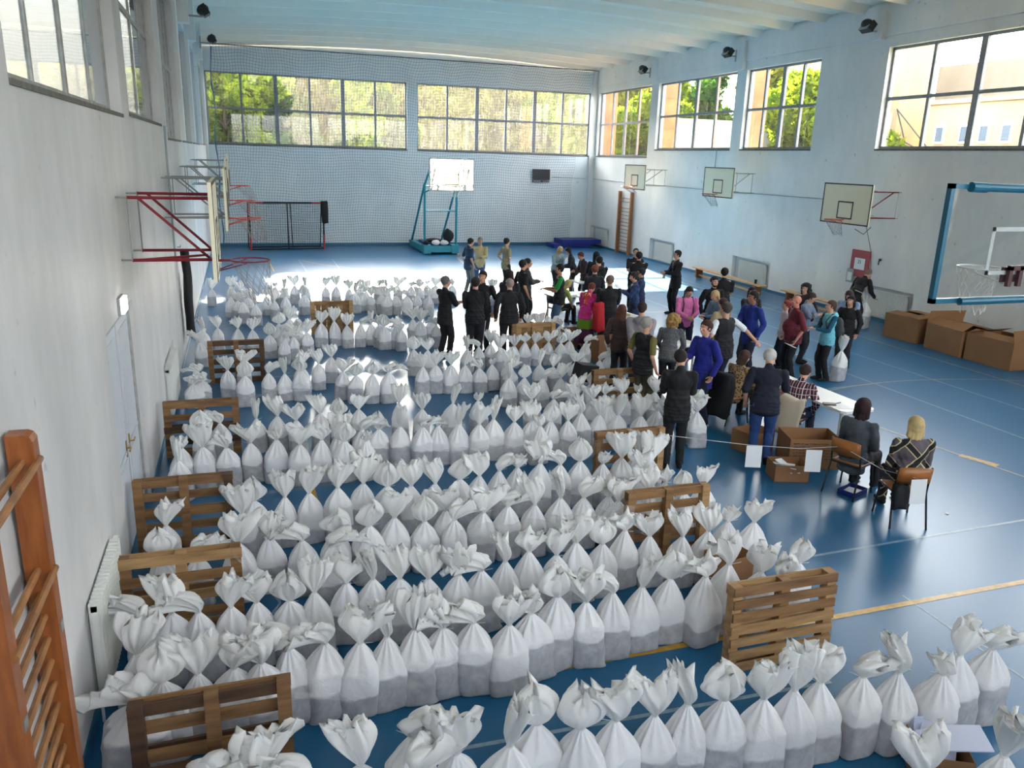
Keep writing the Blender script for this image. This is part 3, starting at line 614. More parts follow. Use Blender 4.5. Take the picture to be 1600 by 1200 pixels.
# safety net in front of the far wall
mb = MB(); g = random.Random(5)
NX, NZ = 146, 68; cx, cz = 18.0/NX, 8.5/NZ
def NP(i, j):
    x = .42+i*cx; z = .02+j*cz; q = i/NX; top = j/NZ
    lim = 17.25+.55*max(0, (z-3.5)/5.0)+.5*max(0, (z-7)/1.6)
    x = .42+(lim-.42)*q
    x += .05*math.sin(z*1.7+x*.4)+.03*math.sin(z*5+i*.31)
    dz = .05*math.sin(x*1.1)+.035*math.sin(x*3.7+z)*(1 if top > .6 else .4)
    return (x, ROOM_D-.38+.06*math.sin(x*2.3+z*.8)+.03*math.sin(x*7), max(.01, z+dz-(.0 if j < NZ else 0)))
G = [[NP(i, j) for j in range(NZ+1)] for i in range(NX+1)]
def strip(pts, w, vert):
    n = len(pts); vs = []
    for p in pts: vs += [(p[0]-w if vert else p[0], p[1], p[2]-(0 if vert else w)), (p[0]+(w if vert else 0), p[1], p[2]+(0 if vert else w)), (p[0], p[1]+w*1.6, p[2])]
    fs = []
    for k in range(n-1):
        a = 3*k; fs += [(a, a+1, a+4, a+3), (a+1, a+2, a+5, a+4), (a+2, a, a+3, a+5)]
    mb.add(vs, fs)
for i in range(NX+1): strip(G[i][::2]+([G[i][-1]] if NZ % 2 else []), .0042, True)
for j in range(NZ+1): strip([G[i][j] for i in range(0, NX+1, 2)], .0042, False)
t = thing('safety_net', 'dark blue ball safety net hanging before the far wall and its windows', 'net', (0, 0, 0))
mb.obj('net_mesh', mat('navy_net_cord', (58,78,104), .8), t)
mb = MB(); mb.tube([(.4, ROOM_D-.38, 8.52), (9, ROOM_D-.38, 8.50), (18.4, ROOM_D-.38, 8.50)], .02, 6); mb.obj('head_cable', M_BLK, t)
mb = MB(); mb.tube([(.45+.05*math.sin(k), ROOM_D-.36+.02*math.sin(k*2), .02+8.4*k/20) for k in range(21)], [.022+.008*math.sin(k*1.3) for k in range(21)], 7); mb.obj('gathered_edge', mat('bright_blue_cord', (60,104,140), .8), t)

# scoreboard
t = thing('scoreboard', 'black rectangular scoreboard on the far wall behind the net', 'scoreboard', (15.26, ROOM_D-.01, 3.12))
mb = MB(); mb.box((0, -.12, .12), (.9, 0, .64)); mb.obj('display', M_BLK, t)
mb = MB(); mb.box((0, -.10, 0), (.9, 0, .10)); mb.obj('lower_panel', mat('dark_grey_panel', (44,46,50), .5), t)
for i in range(9):
    if i == 4: continue
    mb = MB(); mb.box((.04+.1*i, -.105, .02), (.10+.1*i, -.10, .08)); mb.obj('indicator', mat('pale_indicator', (160,164,166), .5), t)

# wall bars
M_BAR = mat('varnished_orange_wood', (160,92,44), .35, noise=.3, nscale=5, stretch=(4,4,.6), col2=(128,68,30)); M_RUNG = mat('varnished_rung_wood', (170,120,74), .3, noise=.25, nscale=6, col2=(132,88,52))
t = thing('wall_bars', 'varnished wooden wall bars in the left foreground with round rungs', 'wall bars', (0, 3.75, 0))
def stile(y):
    mb = MB(); z1 = 2.72
    prof = [(.02, .02), (.15, .02), (.15, z1-.04), (.135, z1-.012), (.11, z1), (.02, z1)]; n = len(prof)
    vs = [(x, y-.055, z) for x, z in prof]+[(x, y+.055, z) for x, z in prof]
    mb.add(vs, [tuple(range(n)), tuple(range(n, 2*n))[::-1]]+[(i, i+n, (i+1) % n+n, (i+1) % n) for i in range(n)]); return mb.obj('upright', M_BAR, t)
for y in (0.0, .86): 
    s_ = stile(y)
    for z in (1.45, .35):
        g = MB(); g.tube([(.0, y+.075, z), (.07, y+.075, z)], .012, 8); g.obj('bolt', M_GST, s_)
        g = MB(); g.box((.145, y-.03, z+.06), (.156, y+.03, z+.12)); g.obj('fixing_plate', M_GST, s_)
zs = [2.57] + [1.93-.145*k for k in range(13)]
for k, z in enumerate(zs):
    g = MB(); g.tube([(.085, -.02, z), (.085, .88, z)], .02, 10); g.obj('rung', M_RUNG, t)
for z in (2.46, 1.80):
    g = MB(); g.tube([(.155, -.02, z+.1), (.155, .88, z+.1)], .02, 10); g.obj('rung', M_RUNG, t)
t = thing('wall_bars', 'narrow brown wooden wall bars on the far right wall below a backboard', 'wall bars', (ROOM_W, 33.95, 0))
for y in (0, 1.25):
    g = MB(); g.box((-.17, y-.06, 0), (-.03, y+.06, 2.9)); g.obj('upright', mat('brown_upright', (150,96,60), .5), t)
for k in range(15):
    g = MB(); g.tube([(-.10, 0, .16+.165*k+(.12 if k > 12 else 0)), (-.10, 1.25, .16+.165*k+(.12 if k > 12 else 0))], .018, 8); g.obj('rung', M_RUNG, t)
t = thing('wall_bars', 'brown wall bars on the left wall near the far corner, behind the football goal side', 'wall bars', (.2, 33.2, 0))
for y in (0, .9):
    g = MB(); g.box((.55 if 0 else .03, y-.05, 1.0), (.15, y+.05, 2.75)); g.obj('upright', M_BAR, t)
for k in range(11):
    g = MB(); g.tube([(.10, 0, 1.1+.155*k), (.10, .9, 1.1+.155*k)], .018, 8); g.obj('rung', M_RUNG, t)

# blue mats in the corner
mb = MB(); mb.box((15.95, 37.1, 0), (17.9, 38.2, .2)); link('gym_mat', mb.mesh('gym_mat', M_BLUEB), label='lower blue gym mat, left end showing, in the far right corner', cat='gym mat')
mb = MB(); mb.box((16.35, 37.0, .2), (18.45, 38.2, .42)); link('gym_mat', mb.mesh('gym_mat', M_BLUEB), label='upper thick blue gym mat lying on the stack in the far right corner', cat='gym mat')

# floodlights
M_FLG = mat('floodlight_glass', (150,156,150), .12)
def flood(x, y, z, s, label):
    t = thing('floodlight', label, 'floodlight', (x, y, z))
    g = MB(); g.box((-.05, -.2, -.13), (.13, .2, .13), rot=(0, s*math.radians(35), 0)); g.ell((.0, 0, .04), (.16,.2,.13), rot=(0, s*.6, 0)); g.obj('housing', M_BLK, t)
    g = MB(); g.box((-s*.065-.006, -.17, -.17), (-s*.065+.006, .17, .10), rot=(0, s*math.radians(35), 0)); g.obj('lamp_glass', M_FLG, t)
    g = MB(); g.box((min(0, s*.4), -.03, -.14), (max(0, s*.4), .03, -.10)); g.box((s*.38-.02, -.05, -.3), (s*.38+.02, .05, .1)); g.obj('mounting_bracket', M_GST, t)
flood(.65, 23.7, 7.62, -1, 'black floodlight on the left wall, nearer of the two')
flood(.65, 32.2, 7.95, -1, 'black floodlight on the left wall beside the top corner of the net')
flood(ROOM_W-.5, 33.0, 8.08, 1, 'black floodlight high on the right wall, farthest one')
flood(ROOM_W-.5, 26.5, 8.1, 1, 'black floodlight high on the right wall, middle one')
flood(ROOM_W-.5, 19.6, 8.05, 1, 'black floodlight high on the right wall, nearest one, beside the big window')
t = thing('emergency_light', 'small bright emergency lamp above the grey door in the left wall', 'lamp', (0, 9.15, 2.6))
g = MB(); g.box((0, -.17, -.09), (.03, .17, .09)); g.obj('lamp_case', M_GST, t)
g = MB(); g.box((.03, -.15, -.075), (.06, .15, .075)); g.obj('diffuser', mat('glowing_diffuser', (255,250,235), .3, emit=1.2), t)
mb = MB(); mb.tube([(.02, 17.4, 2.3), (.08, 17.4, 2.3), (.08, 17.4, 2.34)], .012, 6); mb.obj('coat_hook', M_GST, label='small coat hook on the left wall holding the black jacket', cat='hook')
mb = MB()
def JP(q, s): # hanging jacket: flat gathered cloth
    w = .06+.20*q+.05*math.sin(q*9); return w
n = 14
for k in range(n):
    pass
pts = []
for k in range(n+1):
    q = k/n; z = 2.22-1.75*q; w = .05+.26*min(1, q*1.6)*(1-.35*max(0, q-.7)*3.3*.5); row = []
    for a in range(12):
        th = 2*PI*a/12; row.append((.14+(.07+.03*math.sin(3*th+q*5))*math.cos(th)+.02*q, 17.45+w*math.sin(th)*(1+.12*math.sin(4*th)), z+.03*math.sin(2*th)))
    pts.append(row)
vs = [p for rw in pts for p in rw]; fs = [(k*12+a, k*12+(a+1) % 12, (k+1)*12+(a+1) % 12, (k+1)*12+a) for k in range(n) for a in range(12)]+[tuple(range(12))[::-1], tuple(n*12+a for a in range(12))]
mb.add(vs, fs); mb.obj('jacket', M_BAGBLK, None, True, label='long black jacket hanging on the left wall under the red bracket', cat='jacket')

# red panel with paper notice, hook, fuse boxes
t = thing('notice_board', 'dark red panel with a white paper notice on the right wall', 'notice board', (ROOM_W-.03, 19.05, 1.15))
g = MB(); g.box((-.03, -.36, 0), (.02, .36, .78)); g.obj('panel', mat('dusty_red_panel', (158,60,72), .6), t)
g = MB(); g.box((-.036, -.22, .22), (-.031, .20, .55)); pp = g.obj('paper_notice', mat('white_paper', (226,228,230), .7), t)
def text(s, size, loc, rot, m, parent, name='lettering', ext=.001):
    c = bpy.data.curves.new(name, 'FONT'); c.body = s; c.size = size; c.extrude = ext; c.align_x = 'CENTER'; c.align_y = 'CENTER'
    o = bpy.data.objects.new('tmp', c); COL.objects.link(o); bpy.context.view_layer.update()
    me = bpy.data.meshes.new_from_object(o.evaluated_get(bpy.context.evaluated_depsgraph_get())); me.materials.clear(); me.materials.append(m); bpy.data.objects.remove(o, do_unlink=True)
    q = link(name, me, parent, loc, rot); return q
M_INK = mat('dark_ink', (40,40,52), .6)
text('25', .15, (-.038, 0, .44), (PI/2, 0, -PI/2), M_INK, pp)
mb = MB(); mb.tube([(ROOM_W, 18.3, 1.72), (ROOM_W-.06, 18.3, 1.7), (ROOM_W-.06, 18.3, 1.6)], .02, 6); mb.ell((ROOM_W-.03, 18.3, 1.74), (.03,.05,.04)); mb.obj('wall_hook', M_BLK, label='small black wall hook right of the red notice panel', cat='hook')
t = thing('fuse_box', 'small grey fuse box on the right wall behind the bending man', 'fuse box', (ROOM_W-.0, 19.35, .95)); g = MB(); g.box((-.09, -.13, 0), (0, .13, .4)); g.obj('box_case', M_GST, t); g = MB(); g.box((-.095, -.09, .06), (-.09, .09, .30)); g.obj('box_cover', M_RAD, t)
t = thing('wall_socket', 'small white wall socket right of the distant wall bars', 'socket', (ROOM_W, 33.1, .35)); g = MB(); g.box((-.02, -.05, -.05), (0, .05, .05)); g.obj('socket_plate', M_RAD, t)

# benches
M_PINE = mat('pine_bench_wood', (206,166,116), .5, noise=.2, nscale=5, stretch=(1,.2,1))
def bench(x0, y0, x1, y1, label):
    L = math.hypot(x1-x0, y1-y0); t = thing('gym_bench', label, 'bench', ((x0+x1)/2, (y0+y1)/2, 0), math.atan2(y1-y0, x1-x0), 'wooden benches along the right wall')
    g = MB(); g.box((-L/2, -.14, .33), (L/2, .14, .37)); g.obj('seat', M_PINE, t)
    g = MB(); g.box((-L/2+.2, -.03, .06), (L/2-.2, .03, .12)); g.obj('stretcher', M_PINE, t)
    for s in (-1, 1): g = MB(); g.box((s*(L/2-.35)-.04, -.14, 0), (s*(L/2-.35)+.04, .14, .33)); g.obj('leg', mat('brown_bench_leg', (122,72,46), .5), t)
bench(18.05, 27.3, 17.7, 22.4, 'long pine bench before the ribbed radiator on the right wall')
bench(18.0, 21.7, 17.9, 18.9, 'pine bench at the right wall behind the curly haired woman')
t = thing('drinking_cup', 'dark paper cup standing on the long pine bench', 'cup', (17.75, 22.9, .37)); g = MB(); g.tube([(0,0,0), (0,0,.14)], [.04,.05], 10); g.obj('cup_body', M_BLK, t)

# ------------------------------------------------------------------ boxes, tables, chairs, pallets
M_CARD = mat('brown_cardboard', (150,108,72), .8, noise=.12, nscale=2); M_CARD2 = mat('cardboard_inside', (128,88,56), .85); M_PAPER = MATS['white_paper']; M_PAPB = mat('bluish_paper', (206,212,236), .6)
def carton(x, y, z, L, D, H, rz, label, flaps=(1,1,1,1), fang=(.4,.4,.4,.4), group=None, m=None, flen=.35):
    t = thing('cardboard_box', label, 'box', (x, y, z), rz, group); m = m or M_CARD; e = .006
    g = MB(); g.box((-L/2, -D/2, 0), (L/2, D/2, e)); g.box((-L/2, -D/2, 0), (L/2, -D/2+e, H)); g.box((-L/2, D/2-e, 0), (L/2, D/2, H)); g.box((-L/2, -D/2, 0), (-L/2+e, D/2, H)); g.box((L/2-e, -D/2, 0), (L/2, D/2, H)); g.obj('box_body', m, t)
    k = 0
    for (ax, s) in (('y', -1), ('y', 1), ('x', -1), ('x', 1)):
        if flaps[k]:
            g = MB(); a = fang[k]; FL = D*flen if ax == 'y' else D*flen
            if ax == 'y':
                yy = s*D/2; vs = [(-L/2, yy, H), (L/2, yy, H), (L/2, yy-s*FL*math.cos(a), H+FL*math.sin(a)), (-L/2, yy-s*FL*math.cos(a), H+FL*math.sin(a))]
            else:
                xx = s*L/2; vs = [(xx, -D/2, H), (xx, D/2, H), (xx-s*FL*math.cos(a), D/2, H+FL*math.sin(a)), (xx-s*FL*math.cos(a), -D/2, H+FL*math.sin(a))]
            vs2 = [(p[0], p[1], p[2]+.006) for p in vs]; g.add(vs+vs2, [(0,1,2,3), (7,6,5,4), (0,1,5,4), (1,2,6,5), (2,3,7,6), (3,0,4,7)]); g.obj('flap', m, t)
        k += 1
    return t
carton(17.78, 15.9, 0, 1.05, 1.1, .62, PI/2+.05, 'large brown cardboard box on the right, farthest of the three', (1,1,1,0), (.05,.1,.1,.3))
carton(17.72, 14.45, 0, 1.15, 1.05, .62, PI/2-.08, 'large brown cardboard box on the right, middle of the three', (1,1,0,1), (.1,.5,.3,1.4), flen=.28)
carton(17.76, 13.25, 0, 1.2, 1.1, .62, PI/2+.03, 'large brown cardboard box on the right, nearest of the three', (0,1,1,1), (.1,.3,1.3,.4), flen=.25)
# boxes by the near table
t = carton(9.02, 9.05, 0, .75, .55, .45, -.32, 'large open cardboard box with handwriting between the two wooden chairs', (0,0,0,0))
g = random.Random(3)
for (nx_, ox) in ((9, 0),):
    for ln in range(7):
        mb = MB(); x = -.33+.02*g.random(); z = .38-.045*ln
        while x < .33*(1 if ln < 6 else .4):
            w = g.uniform(.02, .06); k = max(2, int(w/.008))
            mb.tube([(x+w*i/k, -.277, z+g.uniform(-.009, .009)) for i in range(k+1)], .0042, 3); x += w+.016
        mb.obj('handwriting_line', M_INK, t)
carton(8.35, 8.62, 0, .48, .36, .24, -.30, 'small open cardboard box with white forms in front of the handwritten box', (0,0,0,0))
for i in range(9):
    mb = MB(); mb.box((-.10, -.15, 0), (.10, .15, .012)); link('form_sheet', mb.mesh('form_sheet', M_PAPER), None, (8.45-.02*i, 8.58+.03*(i % 3), .02+.022*i), (g.uniform(-.3,.5), g.uniform(-.4,.4), g.uniform(-1,1)), 'white paper form in the small open box, %s' % ['lowest in the pile','second from the bottom','third from the bottom','fourth from the bottom','middle of the pile','fourth from the top','third from the top','second from the top','topmost of the pile'][i], 'paper', 'forms in the small box')
carton(8.55, 9.75, 0, .5, .4, .32, .2, 'brown cardboard box with a blue stripe under the chair with the beige coat', (0,0,0,0))
t = carton(8.88, 7.92, 0, .34, .24, .07, .35, 'dark blue shallow box lid with papers on the floor between the two chairs', (0,0,0,0), m=mat('navy_box_lid', (28,40,120), .5))
mb = MB(); mb.box((-.12, -.09, 0), (.12, .09, .008)); link('form_sheet', mb.mesh('form_sheet', M_PAPER), None, (8.88, 7.92, .03), (0,.05,.5), 'white papers lying in the blue box lid on the floor', 'paper')
carton(8.5, 16.9, 0, .5, .45, .4, .1, 'small cardboard box beside the man in the green sleeved vest', (0,0,0,0))
carton(8.85, 15.5, 0, .9, .5, .5, .1, 'dark brown cardboard box under the grey table', (0,0,0,0))
t = carton(5.82, 3.55, 0, .36, .40, .26, -.5, 'brown cardboard box of paper files at the bottom right corner', (0,0,0,0))
for i in range(12):
    mb = MB(); mb.box((-.105, -.004, 0), (.105, .004, .29)); link('paper_file', mb.mesh('paper_file', M_PAPB), None, (5.80+.05*math.sin(i*2.1)*.4, 3.72-.022*i, .03), (-.35+.12*math.sin(i*3.3), .15*math.sin(i*2.3), -.5+.15*math.sin(i)), 'bluish white paper file in the bottom right box, %s' % ['farthest of the row','second from the far end','third from the far end','fourth from the far end','fifth from the far end','sixth from the far end','sixth from the near end','fifth from the near end','fourth from the near end','third from the near end','second from the near end','nearest of the row'][i], 'paper file', 'files in the corner box')
mb = MB(); mb.box((-.15, -.12, 0), (.15, .12, .012)); link('paper_folder', mb.mesh('paper_folder', M_PAPB), None, (5.93, 3.45, .33), (.1,-.12,-.45), 'pale blue folder lying on top of the box of files, bottom right', 'folder')

M_TAB = mat('white_table_laminate', (226,226,224), .35); M_TLEG = mat('grey_table_leg', (170,172,172), .4)
def table(x, y, L, D, H, rz, label, m=None, group=None):
    t = thing('folding_table', label, 'table', (x, y, 0), rz, group)
    g = MB(); c = .06; pr = [(-L/2+c,-D/2), (L/2-c,-D/2), (L/2,-D/2+c), (L/2,D/2-c), (L/2-c,D/2), (-L/2+c,D/2), (-L/2,D/2-c), (-L/2,-D/2+c)]
    g.add([(a, b_, H-.035) for a, b_ in pr]+[(a, b_, H) for a, b_ in pr], [tuple(range(8))[::-1], tuple(range(8, 16))]+[(i, (i+1) % 8, 8+(i+1) % 8, 8+i) for i in range(8)]); g.obj('tabletop', m or M_TAB, t)
    for sx in (-1, 1):
        for sy in (-1, 1):
            g = MB(); g.tube([(sx*(L/2-.12), sy*(D/2-.08), 0), (sx*(L/2-.12), sy*(D/2-.08), H-.03)], .025, 8); g.obj('leg', M_TLEG, t)
    return t
table(9.86, 9.72, 1.35, .62, .74, PI/2+.02, 'white table, nearer half, beside the person in the checked shirt')
table(9.80, 10.95, 1.05, .62, .74, PI/2+.02, 'white table, farther half, in front of the grey-haired man in jeans')
table(9.35, 16.6, 1.2, .7, .76, .2, 'small grey table with trays beyond the man in the long black coat')
table(9.3, 13.7, 1.1, .6, .74, .3, 'small white table behind the woman in the grey cardigan')
table(9.6, 19.7, 1.3, .7, .74, .1, 'white table by the seated blonde woman in lime green')
table(11.2, 21.9, 1.2, .7, .74, .1, 'white table under the women in the far group')
def item(name, m, size, loc, rot, label, cat, group=None):
    mb = MB(); mb.box((-size[0]/2, -size[1]/2, 0), (size[0]/2, size[1]/2, size[2])); return link(name, mb.mesh(name, m), None, loc, rot, label, cat, group)
item('paper_stack', M_PAPER, (.21,.30,.03), (9.72,10.55,.74), (0,0,.3), 'stack of white paper on the farther half of the white table', 'paper stack')
item('paper_sheet', M_PAPER, (.21,.30,.004), (9.95,11.1,.74), (0,0,.9), 'white sheet of paper at the far end of the white table', 'paper')
item('paper_sheet', M_PAPER, (.21,.30,.004), (9.72,9.27,.74), (0,0,1.2), 'white sheet of paper at the near end of the white table', 'paper')
item('notebook', M_BLK, (.10,.18,.02), (9.62,9.42,.74), (0,0,1.1), 'small black notebook beside the sheet at the near table end', 'notebook')
item('pen', mat('blue_pen', (60,90,140), .4), (.14,.012,.012), (9.78,9.43,.745), (0,0,.2), 'dark pen beside the black notebook on the white table', 'pen')
item('tray', mat('beige_tray', (170,150,120), .6), (.42,.3,.06), (9.5,16.5,.76), (0,0,.2), 'beige tray on the small grey table', 'tray')
item('paper_stack', M_PAPER, (.3,.22,.03), (9.0,16.55,.76), (0,0,.3), 'paper stack at the left of the small grey table', 'paper stack')
item('handbag', mat('navy_leather', (30,40,70), .5), (.26,.14,.16), (9.2,16.82,.76), (0,0,.2), 'dark blue handbag on the small grey table', 'handbag')
item('paper_sheet', M_PAPER, (.3,.4,.01), (9.3,13.65,.74), (0,0,.2), 'white papers spread on the table behind the grey cardigan', 'paper')
item('paper_sheet', M_PAPER, (.3,.4,.01), (9.5,19.6,.74), (0,0,.2), 'white papers on the table before the woman in lime green', 'paper')

M_PLY = mat('orange_plywood', (168,104,48), .4, noise=.25, nscale=4, stretch=(1,1,4)); M_CHL = mat('dark_chair_steel', (26,28,34), .4)
def chair(x, y, rz, label, m=None):
    t = thing('plywood_chair', label, 'chair', (x, y, 0), rz)     # faces local +Y
    g = MB(); n = 8
    vs = []
    for k in range(n+1):
        q = k/n; yy = -.19+.40*q; zz = .455-.02*math.sin(q*PI)-(.03*(q-.8)/.2 if q > .8 else 0); vs += [(-.2,yy,zz), (.2,yy,zz), (.2,yy,zz+.012), (-.2,yy,zz+.012)]
    fs = []
    for k in range(n): 
        for e in range(4): fs.append((4*k+e, 4*k+(e+1) % 4, 4*k+4+(e+1) % 4, 4*k+4+e))
    fs += [(3,2,1,0), (4*n,4*n+1,4*n+2,4*n+3)]; g.add(vs, fs); g.obj('seat', m or M_PLY, t, True)
    g = MB(); vs = []; n = 8
    for k in range(n+1):
        a = (k/n-.5)*2; xx = .2*a; yy = -.235-.035*(1-a*a)
        vs += [(xx, yy, .58), (xx, yy+.012, .58), (xx, yy-.03+.012, .80-.02*a*a), (xx, yy-.03, .80-.02*a*a)]
    fs = []
    for k in range(n):
        for e in range(4): fs.append((4*k+e, 4*k+(e+1) % 4, 4*k+4+(e+1) % 4, 4*k+4+e))
    fs += [(3,2,1,0), (4*n,4*n+1,4*n+2,4*n+3)]; g.add(vs, fs); g.obj('backrest', m or M_PLY, t, True)
    for sx in (-1, 1):
        g = MB(); g.tube([(sx*.22, .21, 0), (sx*.19, .17, .44)], .013, 8); g.obj('leg', M_CHL, t)
        g = MB(); g.tube([(sx*.22, -.30, 0), (sx*.20, -.19, .44), (sx*.195, -.215, .60), (sx*.19, -.25, .79)], .013, 8); g.obj('leg', M_CHL, t)
    g = MB(); g.tube([(-.2,.17,.44), (-.2,-.19,.44), (.2,-.19,.44), (.2,.17,.44)], .012, 6); g.obj('seat_frame', M_CHL, t)
    return t
def face(a): return -math.radians(a)      # 0 = away from the camera (+y), 90 = to the right (+x)
CH = [chair(8.86, 7.98, face(68), 'wooden chair with black legs under the woman in the grey blazer'),
      chair(8.86, 7.10, face(20), 'wooden chair with a paper sign, under the blonde woman in the patterned coat'),
      chair(9.22, 9.78, face(60), 'wooden chair with a beige coat, under the person in the checked shirt'),
      chair(9.0, 11.05, face(80), 'chair with a black coat over its back, under the woman in leopard print'),
      chair(9.1, 19.3, face(70), 'chair under the blonde woman in lime green', M_CHL)]
# coat over chair, coat on leopard chair
def drape(x, y, z, rz, w, h, m, label, seed, th=.09, name='coat'):
    mb = MB(); g = random.Random(seed); n, mm = 14, 20; rows = []
    for k in range(n+1):
        q = k/n; rw = []
        for a in range(mm):
            th_ = 2*PI*a/mm; rr_ = 1+.10*math.sin(5*th_+q*3+seed)+.05*math.sin(9*th_)
            rw.append(((w/2)*(1-.22*abs(q-.25)*1.2)*math.cos(th_)*rr_, th*(1+.5*q)*math.sin(th_)*rr_-.03*q, -h*q+.03*math.sin(3*th_+seed)))
        rows.append(rw)
    vs = [p for r_ in rows for p in r_]; fs = [(k*mm+a, k*mm+(a+1) % mm, (k+1)*mm+(a+1) % mm, (k+1)*mm+a) for k in range(n) for a in range(mm)]+[tuple(range(mm))[::-1], tuple(n*mm+a for a in range(mm))]
    mb.add(vs, fs); return link(name, mb.mesh(name, m, True), None, (x, y, z), (0,0,rz), label, 'coat' if name != 'handbag' else 'handbag')
drape(9.03, 9.64, .84, face(60), .52, .55, mat('beige_puffer', (176,164,146), .6, bump=.3, bscale=12), 'beige padded coat hanging over the chair of the person in the checked shirt', 2)
drape(8.72, 11.0, .88, face(80), .6, .72, M_BAGBLK, 'black coat hanging over the back of the leopard print woman\'s chair', 5, .12)
drape(8.62, 6.90, .56, .3, .30, .26, M_BAGBLK, 'black handbag hanging on the chair of the blonde woman', 21, .06, 'handbag')

drape(4.86, 37.3, 2.12, .3, .34, .95, M_BAGBLK, 'black jacket hung over the right top corner of the football goal', 12, .10, 'jacket')

# string with blank signs
M_STR = mat('thin_white_string', (200,204,206), .5)
mb = MB(); mb.tube([(6.52, 8.78, .72), (7.55, 8.5, .60), (8.15, 8.2, .60), (8.62, 7.95, .68)], .004, 5); mb.tube([(8.62, 7.95, .68), (8.7, 7.3, .60), (8.74, 6.78, .68)], .004, 5)
mb.obj('barrier_string', M_STR, label='thin white string running from the right pallet to the backs of the two chairs', cat='string')
def sign(x, y, z, rz, label):
    mb = MB(); mb.box((-.105, -.002, -.30), (.105, .002, 0)); link('paper_sign', mb.mesh('paper_sign', M_PAPER), None, (x, y, z), (math.radians(-4), 0, rz), label, 'paper sign', 'blank signs on the string')
sign(7.62, 8.44, .60, -.35, 'blank white paper sign on the string beside the man in jeans')
sign(8.28, 8.06, .62, -.35, 'blank white paper sign on the string in front of the small cardboard box')
sign(8.74, 6.76, .68, -.15, 'blank white paper sign hanging on the chair of the blonde woman')
mb = MB(); mb.box((-.03,-.02,0), (.03,.02,.01)); link('paper_scrap', mb.mesh('paper_scrap', M_PAPER), None, (9.62, 7.05, 0), (0,0,.6), 'tiny white paper scrap on the blue floor right of the blonde woman', 'paper')

# pallets
M_PW = []
for i, (c, c2) in enumerate((((140,104,68),(100,70,44)), ((178,142,98),(140,104,66)), ((92,66,46),(60,42,30)), ((150,112,70),(112,80,50)))):
    M_PW.append(mat('pallet_wood_%s' % ('brown','pale','dark','honey')[i], c, .75, noise=.5, nscale=4, stretch=(.5,4,4), col2=c2, bump=.2, bscale=30))
def pallet(x0, x1, y, label, tone, lean=.03, blocks_front=True, ry=0, z=0, solid=False, L=1.0, H=.8, y2=None, nd=5):
    cx = (x0+x1)/2; ang = math.atan2((y2-y) if y2 is not None else 0, x1-x0)
    t = thing('wooden_pallet', label, 'pallet', (cx, (y+(y2 if y2 is not None else y))/2, z), ang, 'pallets standing on edge'); t.rotation_euler = (-lean, 0, ang)
    g = random.Random(int(cx*97+y*13)); s = 1 if blocks_front else -1      # stringers toward the camera (-y) when blocks_front
    mp = {'brown':[0,2,0,3], 'pale':[1,3,1,0], 'dark':[2,0,2,0], 'honey':[3,0,3,1]}[tone]
    n = nd if not solid else 8
    for k in range(n):
        if solid:
            w = L/n; b = MB(); b.box((-L/2+w*k+.002, s*.045, 0), (-L/2+w*(k+1)-.002, s*.045+.02, H))
        else:
            hgt = .09 if nd == 5 else .08; zz = (H-hgt)*k/(n-1); b = MB(); b.box((-L/2+g.uniform(-.006,.006), min(s*.045, s*.065), zz), (L/2+g.uniform(-.006,.006), max(s*.045, s*.065), zz+hgt), rot=(0, g.uniform(-.006,.006), 0))
        b.obj('deck_board', M_PW[mp[g.randrange(4)]], t)
    for k in range(3):
        xx = (-L/2+.045, 0, L/2-.045)[k]; b = MB(); b.box((xx-.045, -.045, 0), (xx+.045, .045, H)); b.obj('stringer', M_PW[mp[g.randrange(4)]], t)
    for k in range(3):
        zz = (0, H/2-.045, H-.095)[k]; b = MB()
        b.box((-L/2, min(-s*.045, -s*.065), zz), (L/2, max(-s*.045, -s*.065), zz+.095)) if not blocks_front else b.box((-L/2, -.015, zz), (L/2, .005, zz+.09))
        b.obj('bottom_board', M_PW[mp[g.randrange(4)]], t)
    return t
pallet(.40, 1.40, 4.78, 'dark brown wooden pallet on edge in the bottom left foreground', 'brown')
pallet(5.0, 6.05, 5.02, 'pale wooden pallet on edge at the right end of the second sack row', 'pale', blocks_front=False, L=1.05, nd=7)
pallet(.10, 1.08, 6.85, 'brown pallet on edge at the left wall radiator, second from the camera', 'honey', blocks_front=False)
pallet(.03, .99, 8.62, 'brown pallet on edge beside the grey door in the left wall', 'brown', z=0)
pallet(.08, 1.08, 11.50, 'brown pallet on edge beyond the grey door, behind the large slumped sack', 'brown', blocks_front=False)
pallet(.54, 1.54, 15.28, 'dark brown pallet on edge near the left wall, farthest dark one', 'dark')
pallet(2.70, 3.72, 19.2, 'pale solid boarded pallet on edge among the farther sacks at the left', 'pale', solid=True)
pallet(6.64, 7.66, 15.85, 'pale wooden pallet on edge in front of the men in black', 'pale', solid=True)
pallet(5.50, 6.50, 8.9, 'brown pallet on edge beside the boy in black', 'honey')
pallet(5.02, 6.02, 7.02, 'brown pallet on edge at the right end of the fifth sack row', 'honey')
pallet(6.80, 7.75, 11.85, 'brown pallet on edge behind sacks beside the man in the black vest', 'honey')
item('jacket', M_BAGBLK, (.4,.2,.3), (6.72, 12.15, .55), (.1,.2,.3), 'black jacket lying on the sacks beside the man in the black vest', 'jacket')
carton(5.75, 7.5, 0, .5, .35, .3, .2, 'brown cardboard box behind the pallet at the end of the fifth row', (0,0,0,0))
carton(5.75, 6.15, 0, .4, .3, .45, .2, 'small brown cardboard box between sacks behind the front right pallet', (0,0,0,0))

